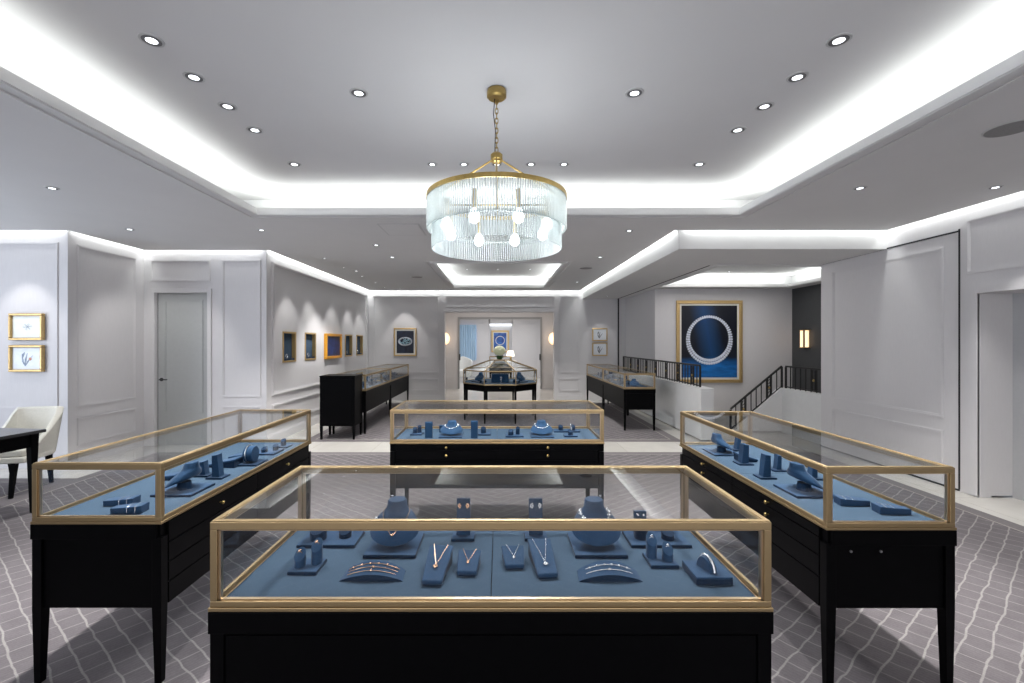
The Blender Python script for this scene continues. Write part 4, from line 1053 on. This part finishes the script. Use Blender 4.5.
# ------------------------------------------------------------------ downlights, grilles
def downlight(label, x, y, z, r=.048, power=22, size=1.5, aim=None, name='recessed_downlight'):
    t = thing(name, label, 'downlight', (x, y, z), 0, 'recessed ceiling spotlights')
    MB().lathe([(r*1.22, 0), (r*1.2, -.004), (r*.98, -.005), (r*.92, -.001)], n=28).build('trim_ring', M['trimgrey'], t, True)
    MB().lathe([(r*.96, -.0052), (r*.66, -.0035), (r*.60, -.001)], n=28).build('baffle', M['inner'], t, True)
    MB().lathe([(r*.66, -.0045), (r*.5, -.006), (.001, -.0065)], n=24).build('lens', M['led'], t, True)
    l = bpy.data.lights.new('spot', 'SPOT'); l.energy = power; l.spot_size = size; l.spot_blend = .55; l.shadow_soft_size = .035; l.color = (1.0, .985, .96)
    o = bpy.data.objects.new('downlight_beam', l); COL.objects.link(o); o.parent = t; o.location = (0, 0, -.03)
    if aim:
        d = Vector(aim)-Vector((x, y, z)); o.rotation_euler = d.to_track_quat('-Z', 'Y').to_euler()
    return t
DP = 92
rowY = [2.41, 2.745, 3.085, 3.43, 4.09]; nm = ['nearest', 'second', 'third', 'fourth', 'farthest']
aimL = [(-1.8, 2.3, .7), (-1.8, 2.8, .7), (-1.7, 3.2, .7), (-.6, 3.9, .7), (-1.7, 5.2, 0)]
for i, y in enumerate(rowY):
    downlight('%s spotlight of the left row in the big ceiling coffer' % nm[i], -1.84, y, ZU, power=DP, aim=(-1.79, y-.1, .7), size=1.3)
    downlight('%s spotlight of the right row in the big ceiling coffer' % nm[i], 1.80, y, ZU, power=DP, aim=(1.69, y-.1, .7), size=1.3)
downlight('single spotlight left of the chandelier canopy', -.90, 2.92, ZU, power=DP, aim=(-.8, 2.3, .0), size=1.5)
downlight('single spotlight right of the chandelier canopy', .87, 2.92, ZU, power=DP, aim=(.8, 2.3, .0), size=1.5)
for i, x in enumerate((-.60, -.315, -.02, .288, .584)):
    downlight('%s of the five spotlights in a row behind the chandelier' % ['leftmost', 'second from left', 'middle', 'second from right', 'rightmost'][i], x, 4.09, ZU, r=.040, power=DP*.5, aim=(x*1.1, 3.9, .7), size=1.0)
for x, y, lab in ((-3.9, 3.97, 'ceiling spotlight at the far left, above the black table'), (3.15, 3.97, 'ceiling spotlight right of the big coffer, nearer the coffer'), (4.31, 3.95, 'ceiling spotlight right of the big coffer, nearer the right wall'),
                  (-2.85, 5.46, 'ceiling spotlight beyond the far left corner of the big coffer'), (1.57, 5.49, 'ceiling spotlight beyond the far right corner of the big coffer'),
                  (-1.7, 6.3, 'corridor ceiling spotlight on the left, first beyond the big coffer'), (-1.69, 7.2, 'corridor ceiling spotlight on the left, beside the small coffer'),
                  (1.6, 7.2, 'corridor ceiling spotlight on the right, before the grey round grille'), (-2.7, 8.6, 'corridor ceiling spotlight over the left corridor cases'),
                  (1.75, 10.2, 'corridor ceiling spotlight over the right corridor cases')):
    downlight(lab, x, y, ZS, r=.042, power=DP*(.5 if x > 4 else 1.25), size=1.2 if x > 4 else 1.6)
downlight('ceiling spotlight near the left wall by the two botanical sketches', -4.4, 5.42, ZS, r=.045, power=DP*.35, aim=(-4.9, 6.7, 1.0), size=1.2)
for x, q_ in ((-.70, 'left'), (-.03, 'middle'), (.68, 'right')):
    downlight('%s of three small spotlights inside the small corridor coffer' % q_, x, 10.0, ZU, r=.034, power=45, aim=(x*.7, 9.3, .9), size=1.2)
# picture washers
for (x, y, tx, ty, tz) in ((-2.8, 7.3, -3.45, 7.48, 1.3), (-2.8, 8.2, -3.45, 8.32, 1.3), (-2.8, 9.3, -3.45, 9.4, 1.3), (-2.8, 10.3, -3.45, 10.43, 1.3), (-2.8, 11.15, -3.45, 11.25, 1.3),
                        (-2.47, 11.35, -2.47, 12, 1.4), (-5.75, 4.9, -5.75, 5.56, 1.3)):
    near = {7.3: 'the nearest wall niche', 8.2: 'the second wall niche', 9.3: 'the orange-framed picture', 10.3: 'the niche past the orange-framed picture', 11.15: 'the niche by the far corner', 11.35: 'the watch picture', 4.9: 'the two botanical sketches'}[y]
    downlight('tiny ceiling spotlight aimed at %s' % near, x, y, ZS, r=.026, power=24, aim=(tx, ty, tz), size=.95)
downlight('ceiling spotlight aimed at the pictures right of the portal', 2.66, 11.2, ZL, r=.026, power=10, aim=(2.66, 12, 1.4), size=.8)
downlight('ceiling spotlight aimed at the large necklace picture', 4.5, 8.9, 2.9, r=.03, power=9, aim=(4.5, 9.75, 1.5), size=1.0)
def grille(label, x, y, z, r):
    t = thing('ceiling_speaker', label, 'ceiling speaker', (x, y, z)); MB().lathe([(r, 0), (r, -.004), (r*.94, -.006)], n=40).build('rim', M['trimgrey'], t, True)
    MB().lathe([(r*.93, -.0062), (r*.5, -.007), (.001, -.007)], n=40).build('mesh_grille', M['grey'], t, True)
grille('round grey speaker grille in the ceiling at the right edge', 3.22, 2.86, ZS, .13)
grille('round grey grille in the corridor ceiling left of the small coffer', -1.70, 9.4, ZS, .12)
grille('round grey grille in the corridor ceiling right of the small coffer', 1.58, 8.27, ZS, .12)
t = thing('access_panel', 'square access panel in the ceiling left of the chandelier', 'ceiling panel', (-1.15, 5.45, ZS))
MB().box(-.24, .24, -.28, .28, -.004, 0).build('panel_frame', M['trimgrey'], t); MB().box(-.22, .22, -.26, .26, -.007, -.0045).build('panel', M['ceil'], t)
# ------------------------------------------------------------------ sconces
for x, lab in ((-1.76, 'warm half-round wall sconce left of the inner portal'), (1.77, 'warm half-round wall sconce right of the inner portal')):
    t = thing('wall_sconce', lab, 'wall sconce', (x, 14.8, 1.63))
    MB().box(-.015, .015, -.015, -.001, -.32, .32).build('stem', M['brass'], t)
    m = MB(); n = 16
    m.loft([[(r_*math.cos(2*PI*k/n), y_, r_*1.25*math.sin(2*PI*k/n)) for k in range(n)] for r_, y_ in ((.16, -.016), (.155, -.05), (.11, -.08), (.03, -.09))]); m.build('shade', M['warm'], t, True)
    l = bpy.data.lights.new('sconce_glow', 'POINT'); l.energy = 1.2; l.color = (1, .72, .45); l.shadow_soft_size = .08; o = bpy.data.objects.new('sconce_glow', l); COL.objects.link(o); o.parent = t; o.location = (0, -.2, 0)
t = thing('wall_sconce', 'brass double-tube sconce glowing on the charcoal wall', 'wall sconce', (6.28, 9.28, 1.585))
MB().box(-.03, -.001, -.035, .035, -.18, .18).build('back_plate', M['brass'], t, bevel=.003)
MB().box(-.07, -.03, -.012, .012, -.2, .2).build('centre_bar', M['blacksat'], t)
for yy in (-.075, .075): MB().cyl((-.05, yy, 0), .034, -.17, .17, 14).build('glass_tube', M['warm'], t, True)
for zz in (-.185, .17): MB().box(-.085, -.001, -.115, .115, zz, zz+.015).build('end_cap', M['brass'], t)

# ------------------------------------------------------------------ table and chair on the left
t = thing('black_table', 'black lacquered table at the left edge in front of the cream chair', 'table', (-4.135, 4.12, -.02), -.12)
m = MB(); m.box(-1.5, .02, -1.3, .02, .722, .75); m.build('tabletop', mat('glossy_black_top', (.02, .021, .024), .12, noise=(10, .05)), t, bevel=.006)
m = MB(); m.box(-1.46, -.03, -1.26, -.03, .60, .722); m.build('apron', M['black'], t, bevel=.002)
for x, y in ((-.045, -.045), (-1.445, -.045), (-.045, -1.245), (-1.445, -1.245)):
    m = MB(); m.taper(x, y, .013, .032, .0105, .722); m.build('leg', M['black'], t, bevel=.002)
t = thing('tub_chair', 'cream upholstered tub chair with black legs behind the black table', 'chair', (-4.925, 4.68, -.02), .22)
# shell: wrapped back and arms. local -y is the front
sh = MB(); out = []; n = 26
def shell_pt(u, zt, inner):
    # u from -1 (right arm front) to 1 ; back at u=0
    a = u*PI*.5; W_, D_ = (.225, .265) if not inner else (.18, .21)
    if abs(u) < .5:
        x = W_*(u/.5) ; y = D_ - (D_*.18)*(u/.5)**4
    else:
        x = W_*(1 if u > 0 else -1)*(1-.04*(abs(u)-.5)); y = D_*.82-(abs(u)-.5)*2*(D_*.82+.14)
    return x, y
rings = []
for k in range(n+1):
    u = -1+2*k/n
    xo, yo = shell_pt(u, 0, False); xi, yi = shell_pt(u, 0, True)
    f_ = max(0, (abs(u)-.5)*2); ht = .84-(.36*f_**.75); fl = 1+.09*(ht-.45)
    rings.append([(xo*.90, yo*.86, .36), (xo*fl, yo*fl+.05*(ht-.45)*2*(yo > 0), ht-.01), ((xo*.6+xi*.4)*fl, (yo*.6+yi*.4)*fl+.05*(ht-.45)*2*(yo > 0), ht), (xi*fl, yi*fl+.05*(ht-.45)*2*(yo > 0), ht-.012), (xi, yi, .44), (xi, yi, .36)])
sh.loft(rings); o = sh.build('backrest', M['cream'], t, True, bevel=.006)
m = MB(); m.prism([(-.178, -.24), (.178, -.24), (.182, .16), (.14, .205), (-.14, .205), (-.182, .16)], .40, .475); m.build('seat_cushion', M['cream'], t, True, bevel=.02, seg=3)
m = MB(); m.prism([(-.205, -.25), (.205, -.25), (.205, .15), (.16, .225), (-.16, .225), (-.205, .15)], .345, .405); m.build('seat_base', M['cream'], t, True, bevel=.012)
for x, y, k in ((-.215, -.22, -1), (.095, -.22, -1), (-.235, .24, 1), (.10, .22, 1)):
    m = MB(); m.loft([[(x*1.06-q+(0), y*1.0+k*.045*(1-w_)-q, z), (x*1.06+q, y+k*.045*(1-w_)-q, z), (x*1.06+q, y+k*.045*(1-w_)+q, z), (x*1.06-q, y+k*.045*(1-w_)+q, z)] for q, z, w_ in ((.014, .0105, 0), (.024, .35, 1))])
    m.build('leg', M['black'], t, bevel=.002)

# ------------------------------------------------------------------ far room furniture
t = thing('far_showcase', 'brass-framed glass case on black legs in the far room, seen over the octagonal case', 'display case', (.06, 17.2, 0))
MB().box(-.42, .42, -.35, .35, .35, .71).build('cabinet_body', M['black'], t)
g = MB()
for z0_, z1_ in ((.71, .73), (.96, .98)): g.box(-.42, .42, -.35, -.33, z0_, z1_).box(-.42, .42, .33, .35, z0_, z1_).box(-.42, -.40, -.33, .33, z0_, z1_).box(.40, .42, -.33, .33, z0_, z1_)
for sx in (-1, 1):
    for sy in (-1, 1): g.box(*sorted((sx*.42, sx*.40)), *sorted((sy*.35, sy*.33)), .73, .96)
g.build('brass_frame', M['gold'], t)
MB().box(-.41, .41, -.34, .34, .72, .735).build('display_deck', M['deck'], t)
MB().box(-.40, .40, -.345, -.34, .73, .96).build('glass_pane', M['glass'], t)
for sx in (-1, 1):
    for sy in (-1, 1): MB().taper(sx*.39, sy*.32, .015, .025, .0, .35).build('leg', M['black'], t)
t = thing('white_armchair', 'rounded white armchair by the far room window', 'armchair', (-1.42, 17.6, 0))
m = MB(); m.lathe([(.30, .18), (.34, .25), (.34, .42), (.30, .46), (.05, .47)], n=24); m.build('seat', mat('white_boucle', (.72, .72, .70), .9, noise=(80, .05)), t, True)
m = MB(); rg = []
for k in range(17):
    a = PI*.0+PI*k/16; hh = .95-.18*abs(k-8)/8
    rg.append([(.36*math.cos(a), .34*math.sin(a), .2), (.40*math.cos(a), .38*math.sin(a), hh), (.33*math.cos(a), .31*math.sin(a), hh+.02), (.29*math.cos(a), .27*math.sin(a), .4)])
m.loft(rg); m.build('backrest', t.children[0].data.materials[0], t, True, bevel=.02)
for k in range(4): a = PI/4+k*Q; MB().at().taper(.25*math.cos(a), .25*math.sin(a), .012, .02, 0, .2).build('leg', M['black'], t)
t = thing('side_table', 'low pale side table beneath the lamp in the far room', 'side table', (.48, 19.0, 0))
MB().cyl((0, 0, 0), .26, .70, .73, 28).build('tabletop', M['white'], t, True); MB().lathe([(.17, 0), (.16, .02), (.03, .04), (.03, .70)], n=20).build('pedestal', M['brass'], t, True)
t = thing('table_lamp', 'small lit table lamp with a white shade below the cobalt picture', 'lamp', (.48, 19.0, .73))
MB().lathe([(.07, 0), (.07, .015), (.02, .03), (.035, .12), (.012, .2)], n=20).build('base', M['brass'], t, True)
MB().lathe([(.17, .2), (.12, .42), (.115, .42), (.165, .2)], n=24).build('lamp_shade', mat('lit_linen_shade', (.9, .85, .75), .8, emit=(1, .9, .75), estr=1.6, noise=(40, .02)), t, True)
tag(MB().box(-.45, .6, 20.13, 20.24, 2.25, 2.32).build('light_bar', M['bar']), 'bright cool light bar at the top of the far room alcove', 'light')
for x, s_ in ((-1.27, 'left'), (1.33, 'right')):
    tag(MB().box(x-.02, x+.02, 14.74, 14.77, .93, 1.13).build('door_pull', M['blacksat'], bevel=.004), 'black pull handle on the %s edge of the inner portal' % s_, 'door pull')
